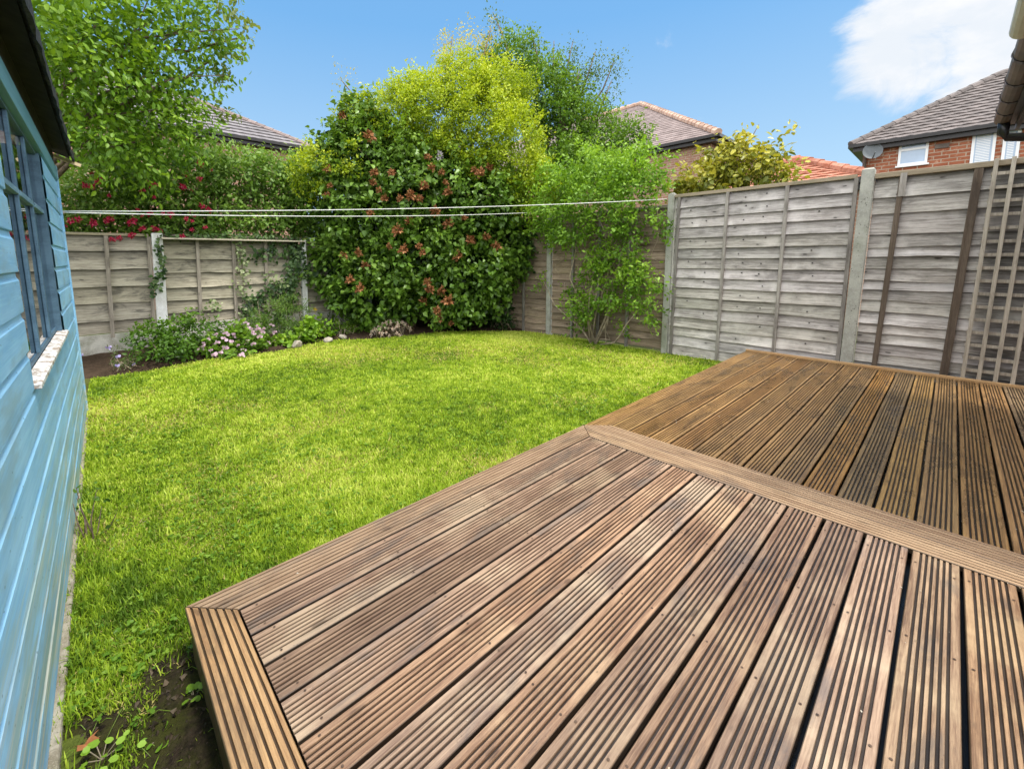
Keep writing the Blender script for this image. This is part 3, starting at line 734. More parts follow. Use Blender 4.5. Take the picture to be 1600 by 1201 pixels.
# ------------------------------------------------------------------ back fence (runs along X at Y = 8.2)
bf = thing('panel_fence', (1.5, 8.2, 0), 'pale weathered fence with white posts behind the flower bed', 'fence')
def back_panel(x0, x1, bats, ztop, zbot, heights, s):
    mb = MB(); z = ztop; k = 0
    while z > zbot + .03:
        hgt = heights[k % len(heights)] + random.uniform(-.012, .012)
        tn = grey(700 + 30 * s + k, .78, 1.12); tn = (tn[0], tn[1], tn[2] * .97)
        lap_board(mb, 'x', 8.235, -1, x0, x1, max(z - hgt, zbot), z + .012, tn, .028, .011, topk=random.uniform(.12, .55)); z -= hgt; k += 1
    pan = mb.build('panel', M['fence_back'], bf)
    mb = MB(); mb.tint(.7, .68, .6); mb.box((x0, 8.19, ztop + .003), (x1, 8.25, ztop + .04)); mb.build('cap_rail', M['shelf'], pan, bevel=.004)
    for xb in bats:
        mb = MB(); mb.tint(.95, .9, .82); mb.box((xb - .024, 8.165, zbot - .06), (xb + .024, 8.208, ztop), lambda x, y, z: (x + .02 * (z - 1), y, z)); mb.build('batten', M['batten'], pan)
    return pan
back_panel(-2.6, .715, (-.9, -.35, .20, .70), 1.775, .345, (.21, .26, .25, .235, .25, .24), 1)
back_panel(.885, 2.985, (1.33, 1.855, 2.37), 1.74, .40, (.30, .23, .22, .21, .2), 2)
back_panel(3.09, 6.38, (3.6, 4.1, 4.7, 5.3), 1.72, .40, (.22, .24, .22), 3)
for x0, x1 in ((-2.6, .715), (.885, 2.985), (3.09, 6.38)):
    mb = MB(); mb.box((x0, 8.17, -.12), (x1, 8.225, .34 if x0 < 0 else .395)); mb.build('gravel_board', M['gravel'], bf, bevel=.005)
def back_post(x0, x1, z1):
    mb = MB(); mb.box((x0, 8.135, -.12), (x1, 8.235, z1), lambda x, y, z: (x + .015 * (z - 1), y, z)); mb.build('post', M['post_white'], bf, bevel=.008)
back_post(.735, .875, 1.83); back_post(2.99, 3.085, 1.79)
mb = MB(); mb.tint(1.); mb.box((.86, 8.015, 1.738), (3.04, 8.185, 1.762)); mb.build('shelf', M['shelf'], bf, bevel=.003)
mb = MB(); mb.tint(.6); mb.box((.86, 8.186, 1.785), (3.04, 8.26, 1.82)); mb.build('capping', M['rail'], bf, bevel=.003)

# ------------------------------------------------------------------ clothes line
cl_ = thing('clothes_line', (3, 4.5, 1.8), 'white clothes line strung across the lawn from shed to post', 'clothes line')
def strand(a, b, sag, r=.0042):
    a = np.array(a); b = np.array(b); mb = MB(); pts = []
    for k in range(31):
        f = k / 30; p = a + (b - a) * f; p[2] -= sag * 4 * f * (1 - f); pts.append(p)
    mb.tube(pts, r, 6); mb.build('strand', M['line'], cl_, True)
strand((-.16, 5.23, 1.845), onx(1042, 311, 6.37), .05)
strand((-.16, 5.235, 1.835), onx(856, 331, 6.39), .055)

# ------------------------------------------------------------------ shed
def SH(s, n, z): return (-.126 - .0165 * z + .02 * (s - 5.2) + n, s, z)
shed = thing('garden_shed', (-1.2, 2.5, 0), 'sky blue timber shed with black felt roof and long window', 'shed')
S0, S1 = -1.2, 5.2; WY0, WY1, WZ0, WZ1 = 2.28, 3.95, .955, 2.13
def siding(mb, s0, s1, z0, z1, first=True):
    """shiplap boards between s0 and s1: flat face then a scooped chamfer, 148 mm pitch"""
    pitch = .148; k0 = int(math.floor((z0 - .04) / pitch)) ; 
    for k in range(k0, 40):
        b0 = .04 + k * pitch; b1 = b0 + pitch
        if b0 >= z1: break
        if b1 <= z0: continue
        r = random.Random(k * 7 + 1); v = r.uniform(.9, 1.08); mb.tint(v, v, v, r.random())
        prof = [(b0, -.002), (b0 + .0001, .009), (b0 + .002, .011), (b0 + .116, .010), (b0 + .128, .004), (b1 - .0005, .001), (b1, -.002)]
        pr = []
        for (z, n) in prof:
            pr.append((min(max(z, z0), z1), n))
        n_ = max(2, int((s1 - s0) / .15)); vs = []
        for i in range(n_ + 1):
            s = s0 + (s1 - s0) * i / n_
            for (z, n) in pr: vs.append(SH(s, n + .0015 * math.sin(s * 2.3 + k), z))
        fs = []; q = len(pr)
        for i in range(n_):
            for j in range(q - 1): a = i * q + j; fs.append((a, a + q, a + q + 1, a + 1))
        mb.add(vs, fs)
mb = MB()
siding(mb, S0, S1, .04, WZ0 - .0235)
siding(mb, S0, WY0, WZ0 - .0235, 2.1)
siding(mb, WY1, S1, WZ0 - .0235, 2.1)
mb.build('wall', M['blue'], shed)
mb = MB(); mb.tint(1.)
mb.box((S0, -.02, 2.1005), (S1, .019, 2.215), lambda s, n, z: SH(s, n, z)); mb.build('frieze_board', M['blue_trim'], shed, bevel=.003)
mb = MB(); mb.tint(.85)
mb.box((S1, -.03, .04), (S1 + .02, .022, 2.23), lambda s, n, z: SH(s, n, z)); mb.build('corner_trim', M['blue'], shed, bevel=.003)
# other walls and floor, so the shed is closed
mb = MB(); mb.tint(.8)
fn = lambda x, s, z: (x, s, z)
mb.box((-2.5, S0, .04), (-2.46, S1, 2.35)); mb.box((-2.46, S1 - .03, .04), (-.19, S1 - .001, 2.35)); mb.box((-2.46, S0, .04), (-.34, S0 + .03, 2.35)); mb.box((-2.46, S0 + .03, .02), (-.34, S1 - .03, .05))
mb.build('wall', M['blue_trim'], shed)
mb = MB()
mb.box((S0, -.35, -.06), (S1 - .2, .028, .038), lambda s, n, z: SH(s, n + .012 * math.sin(s * 3.7), z)); 
o = mb.build('plinth', M['plinth'], shed, bevel=.01)
# window
wn = thing('x', SH(3.07, 0, 1.5), None, None); wn.name = 'window'; wn.parent = shed; wn.location = Vector(SH(3.07, 0, 1.5)) - shed.location
def wbox(mb, s0, s1, n0, n1, z0, z1): mb.box((s0, n0, z0), (s1, n1, z1), lambda s, n, z: SH(s, n, z))
mb = MB(); mb.tint(1.)
wbox(mb, WY0 + .002, WY0 + .045, -.040, -.003, WZ0, WZ1 - .04)
wbox(mb, WY1 - .05, WY1 - .002, -.040, .002, WZ0, WZ1 - .04)
wbox(mb, WY0 + .045, WY1 - .05, -.040, -.010, WZ1 - .05, WZ1 - .032)
wbox(mb, WY0 + .045, WY1 - .05, -.040, -.024, WZ0, WZ0 + .025)
mb.build('frame', M['blue_frame'], wn)
MU = (2.42, 2.86, 3.40)
for s in MU:
    mb = MB(); mb.tint(random.uniform(.9, 1.15)); wbox(mb, s - .02, s + .02, -.0285, -.013, WZ0 + .0255, WZ1 - .051); mb.build('mullion', M['blue_frame'], wn, bevel=.003)
mb = MB(); mb.tint(2.4, 2.1, 1.9)
ed = [WY0 + .046] + [q for s in MU for q in (s - .021, s + .021)] + [WY1 - .051]
for a, b in zip(ed[::2], ed[1::2]): wbox(mb, a, b, -.0285, -.008, 1.712, 1.736)
mb.build('transom', M['blue_frame'], wn)
mb = MB(); mb.add([SH(WY0 + .04, -.029, WZ0 + .02), SH(WY1 - .05, -.029, WZ0 + .02), SH(WY1 - .05, -.029, WZ1 - .04), SH(WY0 + .04, -.029, WZ1 - .04)], [(0, 1, 2, 3)]); mb.build('pane', M['glass'], wn)
mb = MB(); mb.box((WY0 + .003, -.023, WZ0 - .022), (WY1 + .03, .030, WZ0 - .002), lambda s, n, z: SH(s, n, z - .18 * max(0, n + .02))); mb.build('sill', M['sill'], shed, bevel=.003)
# roof: slope up from the eave, ridge at X = -1.33
def roof_pt(n, s, dz=0.):
    x, y, z = SH(s, 0, 2.2); x += n
    return (x, y, 2.355 + (.12 - n) * .36 + dz)
RS0, RS1 = -1.3, 5.42
rf = MB(); rf.tint(1.)
def slab(mb, n0, n1, z0, z1, s0, s1, nseg=30, wob=.0):
    r = random.Random(4); vs = []
    for i in range(nseg + 1):
        s = s0 + (s1 - s0) * i / nseg; a = wob * (r.random() - .5); b = wob * (r.random() - .5)
        vs += [roof_pt(n0, s, z0), roof_pt(n1 + a * .6, s, z0 + b), roof_pt(n1 + a * .6, s, z1 + b * .4), roof_pt(n0, s, z1)]
    fs = [(3, 2, 1, 0), (nseg * 4, nseg * 4 + 1, nseg * 4 + 2, nseg * 4 + 3)]
    for i in range(nseg):
        for j in range(4): fs.append((i * 4 + j, i * 4 + (j + 1) % 4, i * 4 + 4 + (j + 1) % 4, i * 4 + 4 + j))
    mb.add(vs, fs)
slab(rf, -1.25, .125, .0, .022, RS0, RS1, 60, .02)
vs = []
for s in (RS0, RS1): vs += [(-2.65, s, 2.33), (-1.36, s, 2.845), (-1.36, s, 2.862), (-2.65, s, 2.35)]
rf.add(vs, [(3, 2, 1, 0), (4, 5, 6, 7), (0, 1, 5, 4), (1, 2, 6, 5), (2, 3, 7, 6), (3, 0, 4, 7)])
roof = rf.build('roof', M['felt'], shed)
mb = MB(); slab(mb, .118, .132, -.045, .018, RS0, RS1, 70, .016); mb.build('felt_edge', M['felt'], roof)
mb = MB(); slab(mb, -.02, .10, -.025, -.004, RS0, RS1 - .02, 4); mb.build('soffit', M['dark_timber'], roof)
mb = MB(); mb.box((S0, -.03, 2.216), (S1, .008, 2.40), lambda s, n, z: SH(s, n, z)); mb.build('eaves_shade_board', M['dark_timber'], roof)  # near black board painting the shaded rafter gap above the frieze
mb = MB(); mb.box((-2.4, S1 - .01, 2.30), (-.2, S1 + .0, 2.86), lambda x, y, z: (x, y, min(z, 2.36 + .36 * (1.15 - abs(x + 1.35))) if z > 2.5 else z)); mb.build('gable', M['dark_timber'], roof)
mb = MB(); mb.tint(1.); a = roof_pt(-.10, RS1 - .02, -.05); b = roof_pt(.175, RS1 - .02, -.055)
mb.bar(a, b, .03, .028); mb.build('barge_lath', M['lath'], roof)

# ------------------------------------------------------------------ houses beyond the fences
def tiled(mb, A, B, C, D, courses, lift=.03, roll=0., rollw=.3, jit=.0, tone=(.85, 1.12)):
    """roof face, eave A->B, ridge D->C: one lapped strip per course, lower edge lifted"""
    A, B, C, D = [np.array(q, float) for q in (A, B, C, D)]
    nrm = np.cross(B - A, D - A); nrm = nrm / np.linalg.norm(nrm); nrm = nrm if nrm[2] > 0 else -nrm
    r = random.Random(int(abs(A[0] * 31 + A[1] * 17)) + courses)
    for k in range(courses):
        f0, f1 = k / courses, min(1, (k + 1.02) / courses)
        l0, r0 = A + (D - A) * f0, B + (C - B) * f0; l1, r1 = A + (D - A) * f1, B + (C - B) * f1
        L = np.linalg.norm(r0 - l0); n = max(1, int(L / (rollw / 4 if roll else rollw))); vs = []; cs = []
        v = 1.
        for i in range(n + 1):
            f = i / n
            if i % (4 if roll else 1) == 0: v = r.uniform(*tone)
            h = lift + roll * math.sin(2 * math.pi * (f * L / rollw)) + jit * r.random()
            lo = l0 + (r0 - l0) * f; hi = l1 + (r1 - l1) * f
            vs += [lo + nrm * .0, lo + nrm * h, hi + nrm * .004]
            cs += [(v * .5, v * .5, v * .5, .5), (v, v, v, .5), (v, v, v, .5)]
        fs = []
        for i in range(n):
            a = i * 3; fs += [(a, a + 3, a + 4, a + 1), (a + 1, a + 4, a + 5, a + 2)]
        mb.add(vs, fs, cs)
def hip_house(name, label, x0, x1, y0, y1, ze, pitch, wall_mat, roof_mat, courses, ridge_mat, oh=.3, roll=0., ridge_r=.1, lift=.03, ridge_seg=.0, gut='black_plastic', jit=.0):
    h = thing(name, ((x0 + x1) / 2, (y0 + y1) / 2, -.1), label, 'house')
    mb = MB(); mb.box((x0, y0, -.12), (x1, y1, ze)); wl = mb.build('wall', M[wall_mat], h)
    ex0, ex1, ey0, ey1 = x0 - oh, x1 + oh, y0 - oh, y1 + oh; zz = ze - .02
    a = min(ex1 - ex0, ey1 - ey0) / 2; rz = zz + a * math.tan(pitch)
    if ey1 - ey0 >= ex1 - ex0: R0, R1 = ((ex0 + ex1) / 2, ey0 + a, rz), ((ex0 + ex1) / 2, ey1 - a, rz)
    else: R0, R1 = (ex0 + a, (ey0 + ey1) / 2, rz), (ex1 - a, (ey0 + ey1) / 2, rz)
    c = [(ex0, ey0, zz), (ex1, ey0, zz), (ex1, ey1, zz), (ex0, ey1, zz)]
    mb = MB()
    if ey1 - ey0 >= ex1 - ex0: faces = [(c[0], c[1], R0, R0), (c[1], c[2], R1, R0), (c[2], c[3], R1, R1), (c[3], c[0], R0, R1)]; hips = [(c[0], R0), (c[1], R0), (c[2], R1), (c[3], R1), (R0, R1)]
    else: faces = [(c[0], c[1], R1, R0), (c[1], c[2], R1, R1), (c[2], c[3], R0, R1), (c[3], c[0], R0, R0)]; hips = [(c[0], R0), (c[1], R1), (c[2], R1), (c[3], R0), (R0, R1)]
    for f in faces: tiled(mb, *f, courses, lift, roll, .3, jit)
    roof = mb.build('roof', M[roof_mat], h)
    mb = MB()
    for p, q in hips:
        p, q = np.array(p), np.array(q); L = np.linalg.norm(q - p)
        if L < .05: continue
        n = max(1, int(L / .32))
        for k in range(n):
            v = random.uniform(.85, 1.15); mb.tint(v, v, v); f0, f1 = k / n, (k + 1.1) / n
            u = np.array([0, 0, ridge_r * .35]); mb.tube([p + (q - p) * f0 + u, p + (q - p) * min(1, f1) + u * .7], [ridge_r * (1.1 if ridge_seg else 1), ridge_r * .9], 8)
    mb.build('ridge_tiles', M[ridge_mat], roof)
    mb = MB()
    for (p, q) in ((c[0], c[1]), (c[1], c[2]), (c[2], c[3]), (c[3], c[0])):
        p = np.array(p) + (0, 0, -.03); q = np.array(q) + (0, 0, -.03); mb.bar(p, q, .11, .10)
        ctr = np.array([(ex0 + ex1) / 2, (ey0 + ey1) / 2, 0]);
    mb.build('gutter', M[gut], h)
    mb = MB(); mb.box((ex0 + .06, ey0 + .06, ze - .22), (ex1 - .06, ey1 - .06, ze - .075)); mb.build('fascia', M['black_plastic'], h)
    return h, roof, (R0, R1)

# right: orange brick house beyond the grey fence
DX = 18.
yl_ = onx(1349, 240, DX)[1]
zeA = onx(1349, 229, DX)[2]
hA, rA, _ = hip_house('brick_house', 'orange brick house with brown tiled hip roof beyond the grey fence', DX, DX + 5.3, -9.5, yl_, zeA + .05, math.radians(34), 'brick_a', 'tile_a', 17, 'tile_a', .28, .012, .10, .035)
def far_window(h, px0, px1, py0, py1, x, split=None, bars=(), lab=None, blind=False):
    p0 = onx(px0, py1, x); p1 = onx(px1, py0, x); ya, yb = p1[1], p0[1]; z0, z1 = p0[2], onx(px0, py0, x)[2]
    wv = thing('w', (x, (ya + yb) / 2, z0), lab, None); wv.name = 'window'; wv.parent = h; wv.location = Vector((x, (ya + yb) / 2, z0)) - h.location
    mb = MB(); t_ = .055
    mb.box((x - .035, ya, z0), (x + .0, ya + t_, z1)); mb.box((x - .035, yb - t_, z0), (x + .0, yb, z1))
    mb.box((x - .034, ya + t_, z0), (x + .0, yb - t_, z0 + t_)); mb.box((x - .034, ya + t_, z1 - t_), (x + .0, yb - t_, z1))
    if split: zs_ = z0 + (z1 - z0) * split; mb.box((x - .033, ya + t_, zs_ - t_ * .6), (x + .0, yb - t_, zs_ + t_ * .6))
    for b in bars: yy = ya + (yb - ya) * b; mb.box((x - .032, yy - t_ * .6, z0 + t_), (x + .0, yy + t_ * .6, z1 - t_))
    mb.build('frame', M['upvc'], wv)
    mb = MB(); mb.quad((x - .012, ya, z0), (x - .012, ya, z1), (x - .012, yb, z1), (x - .012, yb, z0)); mb.build('pane', M['far_glass'], wv)
    if blind:
        mb = MB(); z = z0 + .08
        while z < z1 - .07: mb.box((x - .020, ya + .09, z), (x - .014, yb - .08, z + .022)); z += .042
        mb.build('blind', M['upvc'], wv)
    mb = MB(); mb.box((x - .08, ya - .04, z0 - .05), (x, yb + .04, z0 - .002)); mb.build('sill', M['upvc'], wv)
    return wv
far_window(hA, 1402, 1452, 222, 260, DX - .001, .62, lab='small white window with a top light')
far_window(hA, 1514, 1558, 207, 262, DX - .001, None, (), 'taller white window with a slatted blind', True)
far_window(hA, 1562, 1596, 205, 262, DX - .001, None, (), None, True)
p = onx(1363, 237, DX - .3)
def dish(p):
    mb = MB(); n = 20; rings = []
    ax = np.array([-.92, -.25, .28]); ax = ax / np.linalg.norm(ax); u = np.cross(ax, (0, 0, 1)); u = u / np.linalg.norm(u); v = np.cross(u, ax)
    vs = [p]; fs = []
    for k, (rr, dd) in enumerate(((.10, .008), (.19, .03), (.25, .055))):
        for j in range(n):
            a = 2 * math.pi * j / n; vs.append(p + ax * dd + rr * (math.cos(a) * u * .92 + math.sin(a) * v))
    for j in range(n): fs.append((0, 1 + j, 1 + (j + 1) % n))
    for k in range(2):
        for j in range(n): a = 1 + k * n; fs.append((a + j, a + n + j, a + n + (j + 1) % n, a + (j + 1) % n))
    mb.add(vs, fs); mb.tube([p - ax * .01, p + np.array([.25, -.05, -.1])], .025, 6); mb.tube([p + ax * .05 - v * .24, p + ax * .35 - v * .2], .015, 6)
    return mb
dish(p).build('satellite_dish', M['dish'], hA, True)
mb = MB(); q = onx(1350, 240, DX - .08); mb.tube([(q[0], yl_ - .06, zeA - .1), (q[0], yl_ - .06, -.1)], .04, 8); mb.build('downpipe', M['brown_plastic'], hA, True)
mb = MB(); q = onx(1472, 228, DX - .02); mb.box((DX - .03, q[1] - .14, q[2] - .06), (DX + .0, q[1] + .14, q[2] + .06)); mb.build('air_vent', M['brown_plastic'], hA)

# middle: pinkish slate roof behind the green climber
D2 = 16.
yr = onx(1112, 215, D2)[1]; zB = onx(1080, 221, D2)[2]
hB, rB, _ = hip_house('brick_house', 'brick house with pinkish slate hip roof behind the yellow leaved shrub', D2, D2 + 10.4, yr, yr + 17, zB + .02, math.radians(33), 'brick_b', 'tile_b', 30, 'pale_ridge', .3, 0., .12, .014, 1., jit=.012)
# small terracotta roof
D3 = 11.
p = onx(1249, 252, D3 + 1.4)
s3 = hip_house('outbuilding', 'low outbuilding with red terracotta roof just showing above the fence', D3, D3 + 2.4, p[1] - 1.25, p[1] + 1.55, p[2] - .72, math.radians(27), 'brick_b', 'terracotta', 11, 'terracotta', .2, .012, .09, .03, 1.)
s3[0]['category'] = 'outbuilding'
# left: mauve tiled house beyond the trees
D4 = 16.5
e0 = ony(337, 211, D4); rgt = ony(486, 232, D4)
hD, rD, _ = hip_house('brick_house', 'house with dark grey tiled roof half hidden behind the left trees', -7.5, rgt[0] - .3, D4, D4 + 6.4, e0[2] + .03, math.radians(30), 'brick_b', 'tile_d', 11, 'tile_b', .3, .006, .10, .045)

# own house at the right edge: low extension with gutters along X
ex = thing('house_extension', (4.2, -1.6, ZD), 'eaves of the house with gutter and black soffit at the right edge', 'house')
q = onx(1566, 200, 5.6); gy, gz = q[1], q[2]
mb = MB(); mb.box((3.3, -2.4, ZD + .002), (5.45, -.95, gz + .1)); mb.build('wall', M['brick_a'], ex)
mb = MB(); mb.box((3.3, -2.4, gz + .02), (5.62, gy - .03, gz + .05)); mb.build('soffit', M['black_plastic'], ex)
def gutter(x0, x1, y, z, r, mat, label=None):
    mb = MB(); n = 8; vs = []
    for x in (x0, x1):
        for j in range(n + 1):
            a = math.pi + math.pi * j / n; vs.append((x, y + r * math.cos(a), z + r * math.sin(a)))
        for j in range(n, -1, -1):
            a = math.pi + math.pi * j / n; vs.append((x, y + (r - .006) * math.cos(a), z + (r - .006) * math.sin(a)))
    k = 2 * (n + 1); fs = [tuple(range(k)), tuple(range(2 * k - 1, k - 1, -1))]
    for j in range(k): fs.append((j, (j + 1) % k, k + (j + 1) % k, k + j))
    mb.add(vs, fs); o = mb.build('gutter', M[mat], ex, False)
    if label: o['label'] = label
    return o
q1 = onx(1590, 62, 3.4)
gutter(3.45, 5.62, gy - .005, gz + .075, .055, 'brown_plastic', 'dirty brown gutter')
for x in (3.9, 4.4, 4.85, 5.25):
    mb = MB(); mb.tube([(x - .02, gy - .005, gz + .075), (x + .02, gy - .005, gz + .075)], .061, 10); mb.build('gutter_bracket', M['black_plastic'], ex)
gutter(2.9, 3.4, q1[1] - .012, q1[2] + .04, .042, 'grey_plastic', 'pale gutter end')
mb = MB(); mb.box((2.9, q1[1] - .10, q1[2] - .04), (3.38, q1[1] - .07, q1[2] + .14)); mb.build('fascia', M['black_plastic'], ex)
mb = MB(); mb.box((3.45, gy - .085, gz - .03), (5.62, gy - .065, gz + .16)); mb.build('fascia', M['black_plastic'], ex)
mb = MB(); mb.tube([(5.56, gy - .005, gz + .04), (5.56, gy - .005, gz - .05), (5.56, gy - .03, gz - .085), (5.55, gy - .25, gz - .13), (5.54, gy - .62, gz - .15), (5.54, -.90, gz - .22), (5.54, -.90, ZD)], .034, 10); mb.build('downpipe', M['black_plastic'], ex, True)
mb = MB(); mb.add([(2.95, gy - .02, gz + .13), (5.66, gy - .02, gz + .13), (5.66, -2.5, gz + .45), (2.95, -2.5, gz + .45), (2.95, gy - .02, gz + .16), (5.66, gy - .02, gz + .16), (5.66, -2.5, gz + .48), (2.95, -2.5, gz + .48)], [(0, 3, 2, 1), (4, 5, 6, 7), (0, 1, 5, 4), (1, 2, 6, 5), (2, 3, 7, 6), (3, 0, 4, 7)]); mb.build('roof', M['tile_a'], ex)

# ------------------------------------------------------------------ foliage
GREEN = [(.018, .045, .008), (.045, .10, .014), (.085, .17, .022), (.14, .25, .04)]
LILAC = [(.030, .075, .010), (.085, .175, .018), (.16, .28, .035), (.27, .41, .09)]
GOLD = [(.08, .14, .008), (.24, .34, .012), (.45, .54, .022), (.66, .67, .13)]
LIME = [(.055, .13, .012), (.14, .28, .022), (.25, .42, .035), (.36, .54, .08)]
TREE = [(.05, .12, .010), (.13, .26, .018), (.26, .42, .03), (.42, .57, .09)]

def head_mesh(name, n, rad, size, cols, seed, shape='kite', up=.3, tall=1.):
    g = np.random.default_rng(seed); D = unit(g.normal(size=(n, 3)) + np.array([0, 0, up]))
    P = D * rad * g.uniform(.05, .55, n)[:, None] * np.array([1, 1, tall]); size = max(size, rad * .62)
    V, fs, k = leaf_arrays(P, D + g.normal(size=(n, 3)) * .5, unit(g.normal(size=(n, 3))), size * g.uniform(.7, 1.3, n), shape)
    o = mesh_np(name, V, fs, np.repeat(ramp_cols(g.uniform(0, 1, n), cols), k, 0), M['petal']); return o
def scatter_heads(parent, name, pts, proto, rs=(.7, 1.3)):
    """individual flower heads as parts of the plant, sharing one mesh"""
    for k, p in enumerate(pts):
        o = proto if k == 0 else proto.copy()
        if k: COL.objects.link(o)
        o.parent = parent; o.location = Vector(p) - _wl(parent); s = random.uniform(*rs); o.scale = (s, s, s); o.rotation_euler = (random.uniform(-.4, .4), random.uniform(-.4, .4), random.uniform(0, 6.28)); o.name = name

# --- lilac: big dark shrub in the corner
lil_l = [lobe(590, 452, 'r', 8.55, 88, 56, 45), lobe(575, 350, 'r', 8.6, 76, 76, 55), lobe(650, 400, 'r', 8.5, 92, 82, 55), lobe(740, 430, 'r', 8.45, 70, 72, 55),
         lobe(640, 300, 'r', 8.6, 88, 72, 65), lobe(575, 255, 'r', 8.7, 66, 66, 60), lobe(745, 325, 'r', 8.6, 76, 68, 65), lobe(530, 300, 'r', 8.7, 44, 62, 45), lobe(572, 195, 'r', 8.75, 40, 40, 40),
         lobe(690, 270, 'r', 8.7, 60, 44, 60), lobe(790, 390, 'r', 8.6, 38, 55, 45), lobe(700, 474, 'r', 8.2, 46, 32, 36), lobe(530, 420, 'r', 8.55, 38, 62, 45), lobe(515, 225, 'r', 8.8, 24, 26, 24, .8), lobe(770, 440, 'r', 8.2, 30, 26, 26)]
lil = thing('lilac_bush', (5.0, 7.4, 0), 'large dark green lilac with brown dead flower heads in the corner', 'shrub')
keep_fence = lambda P: (P[:, 0] < 6.40) & (P[:, 1] < 8.14) | (P[:, 2] > 2.2)
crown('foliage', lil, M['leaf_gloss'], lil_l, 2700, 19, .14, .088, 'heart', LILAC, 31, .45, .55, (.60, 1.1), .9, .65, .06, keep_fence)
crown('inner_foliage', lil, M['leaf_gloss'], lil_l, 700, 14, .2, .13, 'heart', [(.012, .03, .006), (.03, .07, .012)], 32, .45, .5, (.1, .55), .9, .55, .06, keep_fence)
mb = MB(); limbs(mb, (5.0, 7.5, 0), [l[0] for l in lil_l], .07, seed=3); limbs(mb, (5.3, 7.3, 0), [l[0] + np.array([.2, .1, -.2]) for l in lil_l[2:9:2]], .05, seed=4)
mb.build('trunk', M['bark'], lil, True)
g_ = np.random.default_rng(77)
def px_heads(lst, k, v, dv=.0): return [place(a, b, k, v + g_.uniform(-dv, dv)) for a, b in lst]
BR = [(568, 125), (515, 190), (535, 180), (512, 265), (515, 290), (510, 305), (585, 270), (583, 285), (592, 297), (612, 270), (668, 245), (675, 262), (690, 270), (696, 285), (662, 290), (642, 305), (655, 310), (625, 310), (600, 310), (750, 270), (765, 262), (740, 265), (752, 240), (670, 215), (682, 208), (820, 270), (700, 300), (577, 212), (640, 345), (578, 333), (560, 395), (537, 400), (571, 415), (608, 385), (630, 390), (660, 395), (563, 450), (547, 437), (667, 440), (672, 452), (662, 470), (683, 485), (700, 470), (690, 455), (715, 400), (735, 375), (760, 370), (775, 385), (705, 505), (684, 497), (655, 385), (620, 360), (700, 350), (725, 340), (680, 330)]
dead = head_mesh('flower_head', 60, .105, .045, [(.16, .06, .025), (.33, .135, .05), (.46, .23, .11)], 5, tall=1.3)
def front(px, py, lobes):
    """nearest point where the view ray meets one of the lobes"""
    r = ray(px, py); best = None
    for c, rad in ((l[0], l[1]) for l in lobes):
        a = (EYE - c) / rad; b = r / rad; A = b @ b; B = a @ b; Cc = a @ a - 1.; D = B * B - A * Cc
        if D > 0:
            s_ = (-B - math.sqrt(D)) / A
            if s_ > 0 and (best is None or s_ < best): best = s_
    return EYE + r * best if best is not None else None
pts = [p + (EYE - p) / np.linalg.norm(EYE - p) * .12 for p in (front(a, b, lil_l) for a, b in BR) if p is not None]
scatter_heads(lil, 'flower_head', pts, dead, (.6, 1.2))
pale = head_mesh('flower_spike', 60, .09, .035, [(.40, .36, .40), (.60, .56, .60), (.75, .70, .72)], 6, tall=1.7)
pts = [p for p in (front(a, b, lil_l) for a, b in [(733, 190), (738, 205), (665, 205), (688, 245), (735, 215), (665, 180), (815, 262), (775, 245), (715, 230), (812, 275)]) if p is not None]
scatter_heads(lil, 'flower_spike', pts, pale, (.6, 1.1))

# --- golden shrub behind the lilac
gol_l = [lobe(615, 185, 'r', 8.8, 62, 46, 55), lobe(685, 180, 'r', 8.7, 70, 62, 60), lobe(750, 190, 'r', 8.7, 72, 74, 60), lobe(800, 235, 'r', 8.5, 50, 78, 55), lobe(722, 130, 'r', 9.2, 46, 40, 60),
         lobe(832, 290, 'r', 8.3, 32, 54, 40), lobe(492, 268, 'r', 8.5, 34, 38, 30), lobe(650, 150, 'r', 9.0, 46, 36, 50), lobe(785, 140, 'r', 9.2, 50, 40, 50), lobe(560, 185, 'r', 8.9, 40, 26, 36), lobe(545, 264, 'r', 8.05, 26, 9, 12, .5), lobe(555, 228, 'r', 8.05, 14, 9, 10, .5), lobe(735, 250, 'r', 8.15, 28, 22, 20, .7), lobe(775, 225, 'r', 8.2, 36, 46, 30), lobe(690, 225, 'r', 8.3, 40, 18, 20, .7)]
gol = thing('golden_shrub', (6.9, 8.7, -.1), 'tall golden yellow shrub rising behind the dark lilac', 'shrub')
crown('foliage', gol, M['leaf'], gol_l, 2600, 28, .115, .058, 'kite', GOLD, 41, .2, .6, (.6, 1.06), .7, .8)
crown('foliage', gol, M['leaf'], [lobe(725, 95, 'r', 9.4, 45, 50, 40), lobe(690, 115, 'r', 9.3, 40, 26, 40), lobe(535, 127, 'r', 9., 15, 6, 12), lobe(705, 75, 'r', 9.6, 15, 30, 20), lobe(765, 60, 'r', 9.8, 14, 26, 20), lobe(655, 118, 'r', 9.4, 14, 16, 16)], 120, 28, .16, .05, 'kite', [(.30, .28, .05), (.50, .44, .09), (.62, .54, .16)], 43, .0, .5, (.2, 1.05), 1.3, .6, updir=.8)
crown('foliage', gol, M['leaf'], [lobe(640, 208, 'r', 8.25, 60, 20, 25), lobe(715, 235, 'r', 8.15, 44, 22, 25), lobe(560, 205, 'r', 8.5, 30, 22, 25), lobe(815, 320, 'r', 8.1, 24, 34, 22)], 150, 20, .13, .068, 'oval', [(.06, .13, .012), (.17, .29, .02), (.34, .46, .05)], 44, .3, .6, (.3, 1.1), .9, .7)
